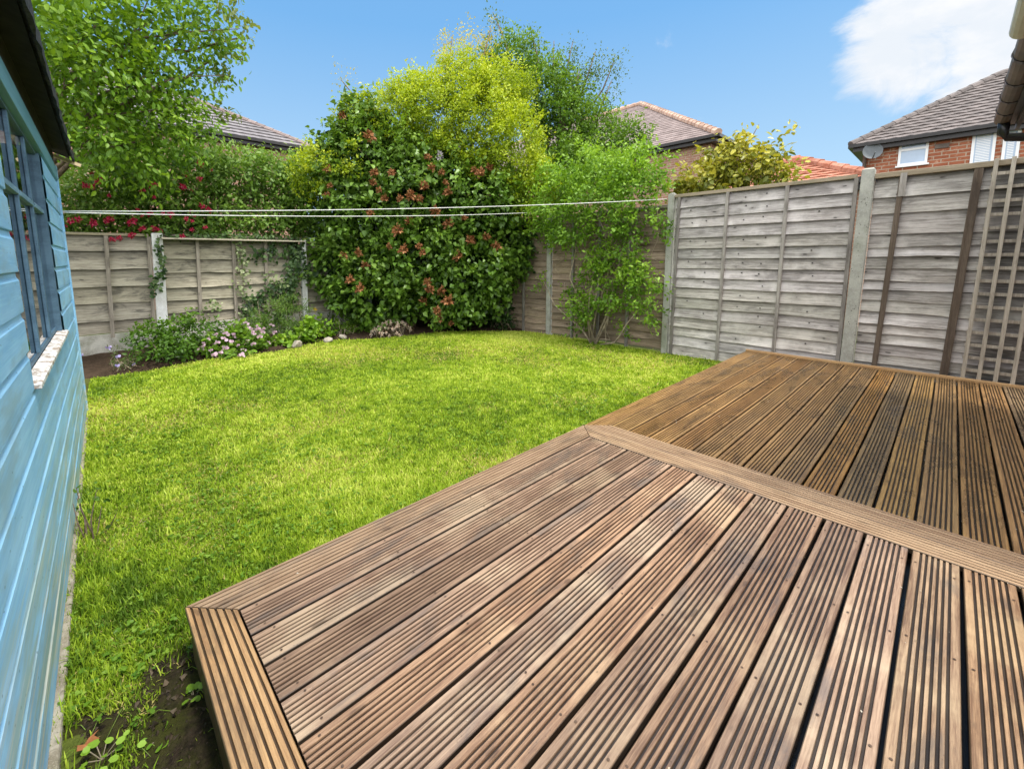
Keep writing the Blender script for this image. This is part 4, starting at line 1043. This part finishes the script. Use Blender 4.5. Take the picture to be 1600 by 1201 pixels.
mb = MB(); limbs(mb, (6.9, 8.8, -.1), [l[0] for l in gol_l] + [onr(735, 70, 9.6), onr(707, 55, 9.6), onr(767, 45, 9.8), onr(533, 125, 9.)], .10, .008, seed=6); mb.build('trunk', M['bark'], gol, True)
# --- yellow green hazel patch beside the golden shrub
# --- loose green tree behind
gt_l = [lobe(880, 200, 'r', 11, 55, 70, 60), lobe(930, 225, 'r', 11, 45, 50, 60), lobe(850, 150, 'r', 11.2, 60, 50, 60), lobe(870, 270, 'r', 10.5, 60, 50, 60), lobe(935, 275, 'r', 10.3, 40, 40, 50), lobe(800, 100, 'r', 11.4, 45, 40, 50), lobe(985, 210, 'r', 11, 22, 25, 30, .6)]
gt = thing('hawthorn_tree', (9.0, 7.2, -.1), 'loose twiggy green tree standing behind the golden shrub', 'tree')
gtw = [lobe(895, 95, 'r', 11.2, 10, 30, 12), lobe(930, 110, 'r', 11.2, 12, 28, 14), lobe(960, 105, 'r', 11.3, 14, 10, 14), lobe(955, 145, 'r', 11.2, 10, 18, 12), lobe(830, 85, 'r', 11.3, 10, 32, 12), lobe(770, 45, 'r', 11.4, 8, 24, 10), lobe(865, 100, 'r', 11.2, 10, 34, 12), lobe(905, 140, 'r', 11, 20, 30, 25)]
crown('foliage', gt, M['leaf'], gt_l, 1500, 32, .17, .075, 'oval', [(.03, .07, .008), (.085, .18, .015), (.17, .30, .028), (.30, .43, .08)], 51, .1, .6, (.45, 1.1), 1., .8)
crown('foliage', gt, M['leaf'], gtw, 150, 26, .22, .055, 'oval', [(.05, .10, .014), (.12, .19, .03), (.22, .28, .07)], 52, .0, .5, (.0, 1.), 1.2, .7, updir=1.)
mb = MB(); limbs(mb, (9.0, 7.2, -.1), [l[0] for l in gt_l] + [l[0] + np.array([0, 0, l[1][2]]) for l in gtw], .12, .008, seed=7, bend=.08); mb.build('trunk', M['bark'], gt, True)

# --- climber on the brown fence
cl_l = [lobe(875, 320, 'x', 6.1, 48, 48, 40), lobe(930, 300, 'x', 6.15, 55, 50, 40), lobe(985, 290, 'x', 6.15, 50, 48, 40), lobe(1010, 260, 'x', 6.4, 30, 40, 30), lobe(900, 355, 'x', 6.1, 45, 35, 35), lobe(985, 345, 'x', 6.15, 42, 42, 35), lobe(850, 350, 'x', 6.1, 28, 40, 30), lobe(950, 260, 'x', 6.5, 60, 34, 45), lobe(885, 280, 'x', 6.4, 45, 30, 40),
        lobe(930, 420, 'x', 6.15, 30, 25, 24), lobe(960, 455, 'x', 6.1, 40, 26, 26), lobe(1000, 450, 'x', 6.1, 34, 34, 26), lobe(1015, 485, 'x', 6.1, 14, 28, 14), lobe(915, 475, 'x', 6.1, 30, 20, 22), lobe(905, 500, 'x', 6.1, 16, 22, 14), lobe(995, 415, 'x', 6.2, 26, 28, 20), lobe(842, 452, 'x', 6.2, 12, 20, 10, .7), lobe(950, 400, 'x', 6.2, 22, 20, 18), lobe(895, 450, 'x', 6.25, 18, 14, 12, .7), lobe(975, 520, 'x', 6.3, 14, 12, 10, .7), lobe(1040, 345, 'x', 6.25, 12, 22, 8, .5)]
cb = thing('climbing_shrub', (6.2, 3.75, 0), 'light green leafy climber spilling over the brown fence', 'shrub')
crown('foliage', cb, M['leaf'], cl_l, 1080, 21, .11, .062, 'oval', LIME, 61, .2, .6, (.35, 1.14), .9, .7, .1, lambda P: (P[:, 0] < 6.38) | (P[:, 2] > 2.2))
mb = MB()
b0 = onx(925, 535, 6.2); b0[2] = -.02
for tp, s in (((945, 500), 1), ((952, 495), 2), ((935, 420), 3), ((985, 430), 4), ((900, 380), 5), ((990, 370), 6), ((930, 330), 7), ((850, 440), 8), ((1010, 470), 9), ((920, 400), 10)):
    tpw = onx(*tp, 6.22); g2 = np.random.default_rng(s + 200); mid = b0 + (tpw - b0) * .5 + g2.normal(size=3) * .14; mid[0] = min(mid[0], 6.34)
    q_ = b0 + np.array([0, g2.uniform(-.12, .12), 0]); mb.tube([q_, q_ + (mid - q_) * .5 + g2.normal(size=3) * .05, mid, mid + (tpw - mid) * .5 + g2.normal(size=3) * .07, tpw], [.016, .014, .012, .009, .004], 6)
for s in range(46):
    g2 = np.random.default_rng(s + 300); a = onx(g2.uniform(860, 1030), g2.uniform(350, 470), 6.3); d = g2.normal(size=3) * np.array([.08, .28, .3]); c_ = a + d; c_[0] = min(c_[0], 6.36)
    mb.tube([a, (a + c_) / 2 + g2.normal(size=3) * .05 * np.array([.3, 1, 1]), c_], [.004, .0035, .002], 4)
mb.build('stem', M['twig'], cb, True)

# --- yellow variegated shrub beyond the grey fence
ys_l = [lobe(1105, 285, 'x', 7.8, 45, 30, 40), lobe(1150, 258, 'x', 7.9, 45, 40, 45), lobe(1130, 240, 'x', 8., 30, 26, 30), lobe(1190, 270, 'x', 7.9, 40, 30, 40), lobe(1205, 235, 'x', 8., 24, 36, 24, .8), lobe(1080, 300, 'x', 7.7, 30, 20, 30), lobe(1225, 275, 'x', 7.8, 20, 14, 20), lobe(1185, 205, 'x', 8., 8, 16, 8, .7)]
ys = thing('variegated_shrub', (7.9, 2.3, -.1), 'yellow and green variegated shrub peeping over the grey fence', 'shrub')
crown('foliage', ys, M['leaf_gloss'], ys_l, 330, 15, .12, .10, 'oval', [(.06, .09, .012), (.20, .22, .02), (.50, .46, .06), (.74, .66, .22)], 71, .4, .6, (.3, 1.1), 1., .8, keep=lambda P: P[:, 0] > 6.62)
mb = MB(); limbs(mb, (7.9, 2.3, -.1), [l[0] + np.array([0, 0, .1]) for l in ys_l], .04, seed=9); mb.build('stem', M['bark'], ys, True)

# --- tree at left, over the shed
lt_l = [lobe(60, 30, 'y', 6.6, 75, 70, 60), lobe(150, 40, 'y', 7., 85, 70, 60), lobe(240, 30, 'y', 7.4, 70, 60, 60), lobe(310, 30, 'y', 7.6, 40, 50, 50, .8), lobe(120, 120, 'y', 6.9, 70, 60, 60), lobe(200, 130, 'y', 7.2, 80, 70, 60), lobe(270, 120, 'y', 7.5, 55, 60, 50), lobe(150, 210, 'y', 7.1, 55, 60, 50), lobe(220, 220, 'y', 7.4, 75, 60, 60), lobe(290, 195, 'y', 7.7, 50, 45, 50, .8), lobe(335, 90, 'y', 7.8, 34, 50, 30, .6), lobe(120, 60, 'y', 7.6, 90, 80, 60), lobe(190, 170, 'y', 8., 110, 90, 70), lobe(20, -60, 'y', 6.6, 100, 60, 80), lobe(230, -70, 'y', 7.4, 120, 60, 80)]
lt = thing('cherry_tree', (-2.3, 8.9, -.1), 'tall light green tree overhanging the back of the shed', 'tree')
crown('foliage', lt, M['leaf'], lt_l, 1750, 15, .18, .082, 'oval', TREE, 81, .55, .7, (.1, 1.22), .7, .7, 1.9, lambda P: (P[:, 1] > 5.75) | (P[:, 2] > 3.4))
crown('foliage', lt, M['leaf'], [lobe(372, 30, 'y', 7.8, 8, 14, 8), lobe(352, 70, 'y', 7.8, 12, 16, 10), lobe(345, 10, 'y', 7.8, 20, 14, 14), lobe(352, 118, 'y', 7.8, 8, 8, 8), lobe(365, 178, 'y', 7.9, 20, 12, 16), lobe(380, 50, 'y', 7.9, 16, 40, 12)], 44, 12, .14, .10, 'oval', [(.10, .15, .03), (.2, .26, .06), (.32, .36, .12)], 82, .5, .5, (.1, 1.), 1., .7)
mb = MB(); limbs(mb, (-2.3, 8.9, -.1), [l[0] for l in lt_l[:13]] + [ony(250, 108, 7.2), ony(370, 60, 7.8)], .09, .012, seed=12, bend=.1, split=.42)
for s, q in enumerate(([(110, 118), (190, 108), (250, 104)], [(60, 150), (130, 60), (160, 10)], [(190, 90), (215, 40), (240, -20)], [(150, 180), (220, 175), (300, 165)], [(220, 60), (300, 50), (375, 45)], [(200, 140), (290, 120), (352, 118)])):
    mb.tube([ony(a, b, 7.2 + .15 * k) for k, (a, b) in enumerate(q)], [.016, .011, .005], 5)
mb.build('trunk', M['bark'], lt, True)
# --- hedge with crimson flowers over the back fence
hd_l = [lobe(120, 320, 'y', 8.7, 45, 50, 40), lobe(185, 320, 'y', 8.7, 50, 45, 40), lobe(250, 310, 'y', 8.8, 55, 50, 40), lobe(215, 260, 'y', 9., 70, 50, 50), lobe(310, 300, 'y', 8.8, 50, 50, 40), lobe(370, 280, 'y', 8.9, 55, 45, 40), lobe(430, 292, 'y', 8.9, 55, 44, 40), lobe(340, 330, 'y', 8.9, 60, 36, 30, .6), lobe(465, 320, 'y', 8.7, 40, 50, 40), lobe(410, 335, 'y', 9., 60, 30, 30, .5), lobe(470, 272, 'y', 9., 40, 34, 40), lobe(305, 258, 'y', 9.1, 60, 34, 45), lobe(390, 264, 'y', 9.1, 60, 26, 45), lobe(150, 275, 'y', 9., 60, 50, 40), lobe(500, 340, 'y', 8.5, 30, 40, 30)] + [lobe(110 + 55 * k, 352, 'y', 8.55, 40, 22, 18, .9) for k in range(8)] + [lobe(540, 365, 'y', 8.8, 50, 40, 30), lobe(600, 330, 'y', 8.9, 60, 60, 30), lobe(690, 340, 'y', 9.2, 60, 60, 30)]
hd = thing('weigela_hedge', (1.6, 8.9, -.1), 'dense green hedge with crimson flowers leaning over the back fence', 'hedge')
crown('foliage', hd, M['leaf'], hd_l, 2600, 18, .16, .080, 'oval', [(.03, .075, .012), (.11, .21, .025), (.22, .36, .06), (.38, .52, .17)], 91, .45, .6, (.55, 1.05), .9, .7, 1.5, lambda P: (P[:, 1] > 8.3) | (P[:, 2] > 1.83))
mb = MB(); limbs(mb, (1., 9.0, -.1), [l[0] for l in hd_l[:6]], .05, seed=14); limbs(mb, (3.0, 9.0, -.1), [l[0] for l in hd_l[6:]], .05, seed=15)
for s in range(90):
    g2 = np.random.default_rng(s + 500); a = ony(g2.uniform(240, 480), g2.uniform(300, 365), 8.75); d = g2.normal(size=3) * .3; mb.tube([a, a + d * .5 + g2.normal(size=3) * .06, a + d], [.006, .005, .003], 4)
mb.build('stem', M['bark'], hd, True)
RED = [(145, 292), (240, 290), (213, 292), (240, 308), (290, 272), (285, 292), (215, 328), (222, 337), (298, 330), (304, 338), (291, 342), (315, 322), (122, 343), (205, 347), (245, 358), (251, 361), (238, 355), (175, 374), (205, 368), (187, 372), (110, 345), (300, 345), (132, 290), (330, 265)]
red = head_mesh('flower_cluster', 46, .085, .05, [(.34, .010, .035), (.64, .03, .10), (.80, .13, .24)], 9, 'oval')
pts = []
for a, b in RED:
    p = front(a, b, hd_l); p = p + (EYE - p) / np.linalg.norm(EYE - p) * .12 if p is not None else ony(a, b, 8.12)
    if p[1] < 8.05: p = ony(a, b, 8.05)
    pts.append(p)
pts = pts + [p + RNG.normal(size=3) * np.array([.28, .06, .16]) for p in pts]
scatter_heads(hd, 'flower_cluster', pts, red, (.28, .8))

# --- leaning sprigs of the hedge over the fence top, ivy on the fence
def sheet_leaves(name, parent, mat, pts, n, size, shape, cols, seed, spread, nrm=(0, -1, .3), zflat=1.):
    g = np.random.default_rng(seed); c = np.array(pts); i = g.integers(0, len(c), n)
    P = c[i] + g.normal(size=(n, 3)) * np.array(spread)
    A = g.normal(size=(n, 3)) * np.array([1, .35, 1]) + np.array([0, 0, -.4]); N = np.array(nrm) + g.normal(size=(n, 3)) * .35
    V, fs, k = leaf_arrays(P, A, N, size * g.uniform(.6, 1.3, n), shape)
    return mesh_np(name, V, fs, np.repeat(ramp_cols(g.uniform(0, 1, n), cols), k, 0), mat, parent)
def path_pts(lst, y, n=14):
    o = []
    for (a, b) in zip(lst[:-1], lst[1:]):
        for k in range(n): f = k / n; o.append(ony(a[0] + (b[0] - a[0]) * f, a[1] + (b[1] - a[1]) * f, y))
    return o
IVY = [(.014, .035, .010), (.035, .08, .018), (.07, .14, .035), (.16, .24, .09)]
iv = thing('ivy', (2.9, 8.1, 0), 'dark ivy climbing the right end of the shelved fence panel', 'ivy')
pa = path_pts([(470, 385), (460, 410), (452, 440), (455, 470), (440, 492), (400, 500)], 8.12) + path_pts([(470, 390), (430, 392), (395, 400)], 8.13) + path_pts([(470, 420), (482, 425)], 8.10) + path_pts([(455, 440), (425, 455), (400, 470), (385, 490)], 8.12)
sheet_leaves('foliage', iv, M['leaf_gloss'], pa, 900, .062, 'heart', IVY, 101, (.075, .03, .085))
mb = MB()
for q in ([(470, 500), (462, 450), (468, 390)], [(440, 510), (430, 455), (400, 470)], [(385, 510), (380, 440), (376, 385)]):
    mb.tube([ony(a, b, 8.15) for a, b in q], [.008, .006, .004], 5)
mb.build('stem', M['bark'], iv)
iv2 = thing('ivy', (1.0, 8.08, 0), 'thin strand of ivy trailing down the white fence post', 'ivy')
sheet_leaves('foliage', iv2, M['leaf_gloss'], path_pts([(245, 372), (252, 400), (255, 425), (245, 438), (240, 455)], 8.09), 120, .055, 'heart', IVY, 102, (.03, .015, .05))
mb = MB(); mb.tube([ony(a, b, 8.10) for a, b in ((246, 368), (252, 400), (254, 426), (240, 452))], .004, 5); mb.build('stem', M['bark'], iv2)
iv3 = thing('variegated_ivy', (2.3, 8.08, 0), 'pale sprigs of variegated ivy trailing on the middle battens', 'ivy')
sheet_leaves('foliage', iv3, M['leaf_gloss'], path_pts([(374, 378), (379, 410), (383, 440)], 8.1) + path_pts([(365, 445), (390, 470), (375, 500)], 8.1) + path_pts([(325, 480), (340, 482)], 8.1) + path_pts([(415, 430), (440, 445)], 8.08), 210, .05, 'heart', [(.06, .11, .03), (.2, .27, .1), (.42, .46, .27)], 103, (.05, .02, .06))
iv4 = thing('ivy', (6.25, 6.2, 0), 'dark ivy mass on the brown fence beside the lilac', 'ivy')
pa = [onx(g_.uniform(745, 800), g_.uniform(385, 505), 6.36) for _ in range(80)] + [onx(g_.uniform(800, 830), g_.uniform(360, 420), 6.36) for _ in range(30)]
sheet_leaves('foliage', iv4, M['leaf_gloss'], pa, 1300, .065, 'heart', IVY, 104, (.05, .07, .08), (-1, -.2, .3))
mb = MB(); mb.tube([onx(a, b, 6.38) for a, b in ((790, 515), (780, 450), (785, 400))], .008, 5); mb.build('stem', M['bark'], iv4)
# ivy along the top of the shelf
iv5 = thing('ivy', (2., 8.2, 1.77), 'ivy leaves creeping along the top of the pale shelf', 'ivy')
sheet_leaves('foliage', iv5, M['leaf_gloss'], [np.array([x, 8.16, 1.80]) for x in np.linspace(.95, 3.1, 40)], 420, .055, 'heart', IVY[1:], 105, (.04, .05, .03), (0, -.5, 1))

# --- bed plants
def clump(name, label, cat, base, lobes, n, per, cr, size, shape, cols, seed, mat='leaf', droop=.2, stem='twig', **kw):
    o = thing(name, base, label, cat)
    crown('foliage', o, M[mat], lobes, n, per, cr, size, shape, cols, seed, droop, .8, (.3, 1.05), .8, .7, base[2] + .005, **kw)
    mb = MB(); g2 = np.random.default_rng(seed)
    for k in range(14):
        l = lobes[k % len(lobes)]; tp = l[0] + g2.normal(size=3) * l[1] * .45; b = np.array([l[0][0], l[0][1], base[2]]) + np.array([*g2.normal(size=2) * .06, 0])
        tp[2] = max(tp[2], base[2] + .1); mb.tube([b, (b + tp) / 2 + g2.normal(size=3) * .02, tp], [.006, .005, .003], 5)
    mb.build('stem', M[stem], o)
    return o
def gl(px, py, y, rx, ry, rd=None): return lobe(px, py, 'y', y, rx, ry, rd)
def base_of(px, y): p = ony(px, 540, y); return (p[0], p[1], float(bedz(np.array(p[0]), np.array(p[1]))))
b1 = base_of(270, 7.35)
clump('perennial_clump', 'broad dark green clump with toothed leaves below the white post', 'plant', b1, [gl(240, 530, 7.25, 38, 26), gl(280, 522, 7.35, 42, 28), gl(318, 518, 7.5, 28, 26), gl(265, 545, 7.15, 50, 16), gl(300, 505, 7.5, 24, 16)], 330, 15, .075, .065, 'kite', [(.025, .065, .006), (.06, .14, .012), (.11, .225, .02), (.18, .31, .035)], 111)
b2 = base_of(370, 7.1)
gp_l = [gl(345, 540, 7.1, 30, 20), gl(385, 532, 7.15, 36, 24), gl(415, 540, 7.05, 22, 16), gl(370, 520, 7.4, 30, 18), gl(360, 550, 6.95, 40, 9)]
gp = clump('geranium', 'low bright green geranium dotted with pale pink flowers', 'plant', b2, gp_l, 280, 13, .06, .055, 'round', [(.045, .10, .01), (.10, .20, .018), (.18, .32, .03), (.26, .40, .05)], 112)
fl = head_mesh('flower', 7, .017, .030, [(.62, .38, .52), (.78, .58, .68)], 13, 'round', 1.5, .3)
PK = [(338, 523), (326, 530), (317, 543), (340, 536), (330, 548), (345, 552), (362, 535), (388, 512), (394, 515), (402, 510), (410, 520), (398, 523), (405, 527), (412, 515), (384, 505), (424, 508), (395, 520), (407, 517), (372, 540), (380, 547), (352, 545), (318, 537), (335, 556), (420, 535), (396, 538), (386, 533), (365, 524), (352, 522), (312, 548), (430, 520), (377, 556), (403, 515), (350, 530)]
pts = []
for a, b in PK:
    p = front(a, b, gp_l); pts.append((p + (p - EYE) * -.006) if p is not None else ony(a, b, 7.25))
scatter_heads(gp, 'flower', pts, fl, (.8, 1.5))
b3 = base_of(440, 7.75)
clump('rosemary_bush', 'rounded fine leaved dark green bush in front of the ivy', 'shrub', b3, [gl(425, 500, 7.7, 38, 30), gl(455, 492, 7.75, 34, 32), gl(445, 520, 7.6, 40, 20), gl(405, 510, 7.7, 22, 20)], 330, 26, .07, .05, 'lance', [(.03, .07, .012), (.08, .16, .022), (.15, .26, .04), (.24, .36, .08)], 113, droop=-.3)
b4 = base_of(485, 7.35)
clump('lady_mantle', 'bright lime green leafy plant behind the pale edging stones', 'plant', b4, [gl(490, 515, 7.35, 26, 18), gl(465, 528, 7.25, 22, 12), gl(508, 522, 7.35, 14, 12), gl(445, 535, 7.1, 14, 9)], 150, 13, .06, .06, 'round', [(.06, .14, .01), (.14, .28, .018), (.25, .42, .03), (.36, .50, .06)], 114)
b5 = base_of(612, 6.75)
he = clump('heather', 'small rounded heather in pale pink bloom at the lawn edge', 'plant', base_of(612, 6.7), [gl(600, 520, 6.75, 20, 14), gl(625, 516, 6.75, 24, 16), gl(612, 512, 6.8, 24, 14)], 170, 18, .035, .024, 'lance', [(.06, .075, .03), (.20, .13, .09), (.16, .13, .06)], 115, droop=-.6, updir=.8)
def heather_tops():
    g = np.random.default_rng(116); o = []
    for k in range(98):
        a = g.uniform(0, 6.28); e = g.uniform(.0, 1.35); o.append(np.array(ony(612, 522, 6.72)) + np.array([.40 * math.cos(a) * math.cos(e), .26 * math.sin(a) * math.cos(e), .23 * math.sin(e)]))
    return o
hh = head_mesh('bloom', 26, .034, .020, [(.58, .40, .32), (.80, .62, .50), (.86, .76, .66)], 17, 'kite', .8, 1.5)
scatter_heads(he, 'bloom', heather_tops(), hh, (.7, 1.2))
b6 = base_of(185, 7.2)
vi = clump('viola', 'small straggly viola with lilac flowers beside the gravel board', 'plant', base_of(190, 7.0), [gl(190, 572, 6.95, 16, 10), gl(205, 566, 7.05, 14, 12), gl(180, 555, 7.2, 6, 14)], 40, 10, .05, .045, 'lance', [(.04, .08, .02), (.10, .16, .04), (.18, .22, .08)], 117, droop=-.5)
vf = head_mesh('flower', 8, .02, .032, [(.40, .33, .62), (.62, .55, .80)], 18, 'round', 1., .4)
scatter_heads(vi, 'flower', [ony(184, 559, 7.0), ony(182, 573, 6.9), ony(170, 545, 7.3), ony(126, 557, 7.4), ony(209, 570, 6.95)], vf, (.8, 1.4))
wp = clump('welsh_poppy', 'small green plant with one yellow poppy under the second white post', 'plant', base_of(500, 7.75), [gl(500, 505, 7.75, 12, 14), gl(513, 500, 7.75, 10, 14)], 34, 10, .05, .05, 'kite', GREEN[1:], 118)
scatter_heads(wp, 'flower', [ony(493, 484, 7.75)], head_mesh('flower', 9, .03, .045, [(.70, .50, .02), (.80, .62, .04)], 19, 'round', 1., .5), (1, 1.1))
clump('low_weed', 'yellow green sprig at the foot of the lilac beside the heather', 'plant', base_of(545, 7.35), [gl(535, 510, 7.3, 10, 14), gl(548, 515, 7.3, 10, 9)], 40, 10, .045, .045, 'lance', LIME[1:], 119, droop=-.3)
clump('ground_ivy', 'low dark green leaves under the skirt of the lilac', 'plant', base_of(560, 7.4), [gl(525, 515, 7.5, 24, 14), gl(565, 515, 7.5, 34, 12), gl(600, 500, 7.6, 30, 12)], 130, 12, .07, .06, 'oval', LILAC, 120)
clump('fern_clump', 'dark leafy tuft at the foot of the brown fence beside the ivy', 'plant', (6.1, 5.95, 0), [lobe(790, 500, 'x', 6.15, 18, 14, 14), lobe(770, 490, 'x', 6.1, 16, 22, 14)], 90, 12, .06, .055, 'oval', IVY, 121)

# --- edging stones
def stone(px, py, size, label, seed):
    p = onz(px, py, .03); g = np.random.default_rng(seed)
    import bmesh
    bm = bmesh.new(); bmesh.ops.create_icosphere(bm, subdivisions=2, radius=1.)
    pl = [(unit(g.normal(size=3)), g.uniform(.55, .85)) for _ in range(9)]
    for v in bm.verts:
        c = np.array(v.co)
        for n_, d_ in pl:
            k = c @ n_
            if k > d_: c = c - n_ * (k - d_)
        v.co = Vector(c * np.array(size) * g.uniform(.96, 1.04))
    me = bpy.data.meshes.new('stone'); bm.to_mesh(me); bm.free()
    o = link('stone', me, M['stone'], None, Vector((p[0], p[1], .02 + size[2] * .5))); o.rotation_euler = (g.uniform(-.3, .3), g.uniform(-.3, .3), g.uniform(0, 6)); tag(o, label, 'stone', 'edging stones')
stone(464, 541, (.11, .09, .085), 'pale pointed stone nearest the pink flowered geranium', 1)
stone(514, 533, (.10, .08, .06), 'middle brownish stone in front of the lime green plant', 2)
stone(535, 527, (.09, .08, .05), 'grey flat stone farthest right towards the heather', 3)

# --- near corner: dead leaf, weeds, sapling by the shed
g_ = np.random.default_rng(15)
mb = MB()
for k in range(620):
    x_, y_ = g_.uniform(-.16, .17), g_.uniform(1.0, 1.72); q_ = np.array([x_, y_, float(patchz(np.array(x_), np.array(y_))) + .001]); r_ = g_.uniform(.002, .008) * (2. if k % 25 == 0 else 1.); v = g_.uniform(.02, .09) * (2.2 if k % 25 == 0 else 1)
    d_ = g_.normal(size=(5, 3)) * .35; d_ += np.array([(1, 0, 0), (-.5, .87, 0), (-.5, -.87, 0), (0, 0, .8), (.2, .3, .7)]); mb.cur = (v, v * .75, v * .5, .5); mb.add([q_ + r_ * a_ for a_ in d_], [(0, 1, 3), (1, 2, 3), (2, 0, 3), (0, 4, 1), (1, 4, 2)])
tag(mb.build('soil_crumbs', M['petal']), 'crumbs of dark soil and grit beside the deck corner', 'soil', kind='stuff')
p = onz(133, 1165, .03)
mb = MB(); n = 14; vs = [np.array([0, 0, .006])]
for k in range(n):
    a = 2 * math.pi * k / n; r_ = .022 * (1.25 if k % 2 else .72) * (1.3 if k in (0, 1, 13) else 1); vs.append(np.array([r_ * math.cos(a), r_ * .7 * math.sin(a), .012 * math.sin(2 * a + 1) + .008]))
mb.add([v + p for v in vs], [(0, 1 + k, 1 + (k + 1) % n) for k in range(n)]); 
mb.c = [(.42, .17, .07, 1)] * len(mb.v)
tag(mb.build('dead_leaf', M['petal'], origin=p), 'curled orange dead leaf on soil beside the shed plinth', 'leaf')
def weed(px, py, n, size, shape, cols, label, seed, rad=.05, hgt=.05):
    p = onz(px, py, .0); p[2] = float(hump(p[0], p[1])); g = np.random.default_rng(seed)
    o = thing('weed', p, label, 'weed')
    a = g.uniform(0, 6.28, n); rr = rad * np.sqrt(g.uniform(0, 1, n)); P = p + np.stack([np.cos(a) * rr, np.sin(a) * rr, g.uniform(.4, 1, n) * hgt], 1)
    V, fs, k = leaf_arrays(P, np.stack([np.cos(a), np.sin(a), g.normal(size=n) * .3 + .1], 1), np.array([0, 0, 1.]) + g.normal(size=(n, 3)) * .25, size * g.uniform(.7, 1.3, n), shape)
    mesh_np('foliage', V, fs, np.repeat(ramp_cols(g.uniform(0, 1, n), cols), k, 0), M['leaf'], o)
    mb = MB()
    for q in P[:6]: mb.tube([p, q], .0012, 4)
    mb.build('stem', M['twig'], o); return o
weed(160, 1192, 14, .02, 'round', LIME[1:], 'pale green leafy weed at the bottom by the shed plinth', 1, .05, .04)
weed(305, 1100, 9, .022, 'round', LIME[1:], 'small weed in the dark soil against the deck edge', 2, .025, .03)
weed(250, 1165, 9, .02, 'round', LIME[1:], 'tiny weed growing from bare soil between shed and deck', 3, .03, .02)
weed(215, 820, 12, .03, 'lance', LIME[1:], 'flat broad leaved weed in the lawn near the shed', 4, .05, .02)
weed(560, 735, 14, .045, 'lance', LIME[1:], 'flat dandelion rosette in the middle of the lawn', 5, .06, .02)
p = onz(147, 840, 0)
sp = thing('sapling', p, 'bare thin sapling stems beside the shed wall', 'sapling')
mb = MB()
for k in range(7):
    g2 = np.random.default_rng(k + 900); a = p + np.array([*g2.normal(size=2) * .03, -.01]); b = a + np.array([*g2.normal(size=2) * .05, g2.uniform(.12, .3)]); mb.tube([a, (a + b) / 2 + g2.normal(size=3) * .015, b], [.004, .0035, .0015], 5)
mb.build('stem', M['bark'], sp)
n = 26; P = p + np.stack([g_.normal(size=n) * .05, g_.normal(size=n) * .05, g_.uniform(.02, .26, n)], 1)
V, fs, k = leaf_arrays(P, g_.normal(size=(n, 3)), np.array([0, 0, .6]) + g_.normal(size=(n, 3)) * .4, .028 * g_.uniform(.7, 1.3, n), 'oval')
mesh_np('foliage', V, fs, np.repeat(ramp_cols(g_.uniform(0, 1, n), GREEN[1:]), k, 0), M['leaf'], sp)
# dry bents of grass hanging over the soil
g2 = np.random.default_rng(19); mb = MB()
for k in range(34):
    a = onz(g2.uniform(120, 340), g2.uniform(1010, 1200), .0); 
    if a[0] > .15: a[0] = .14
    a[2] = 0; th = g2.uniform(0, 6.28); L = g2.uniform(.05, .14)
    mb.tube([a, a + np.array([math.cos(th) * L * .5, math.sin(th) * L * .5, L * .35]), a + np.array([math.cos(th) * L, math.sin(th) * L, L * .15])], [.0012, .001, .0005], 4)
mb.c = [(.42, .40, .16, 1) if random.random() < .5 else (.2, .3, .04, 1)] * len(mb.v)
tag(mb.build('dry_grass', M['grass']), 'long dry grass bents lying over the bare soil', 'grass', kind='stuff')
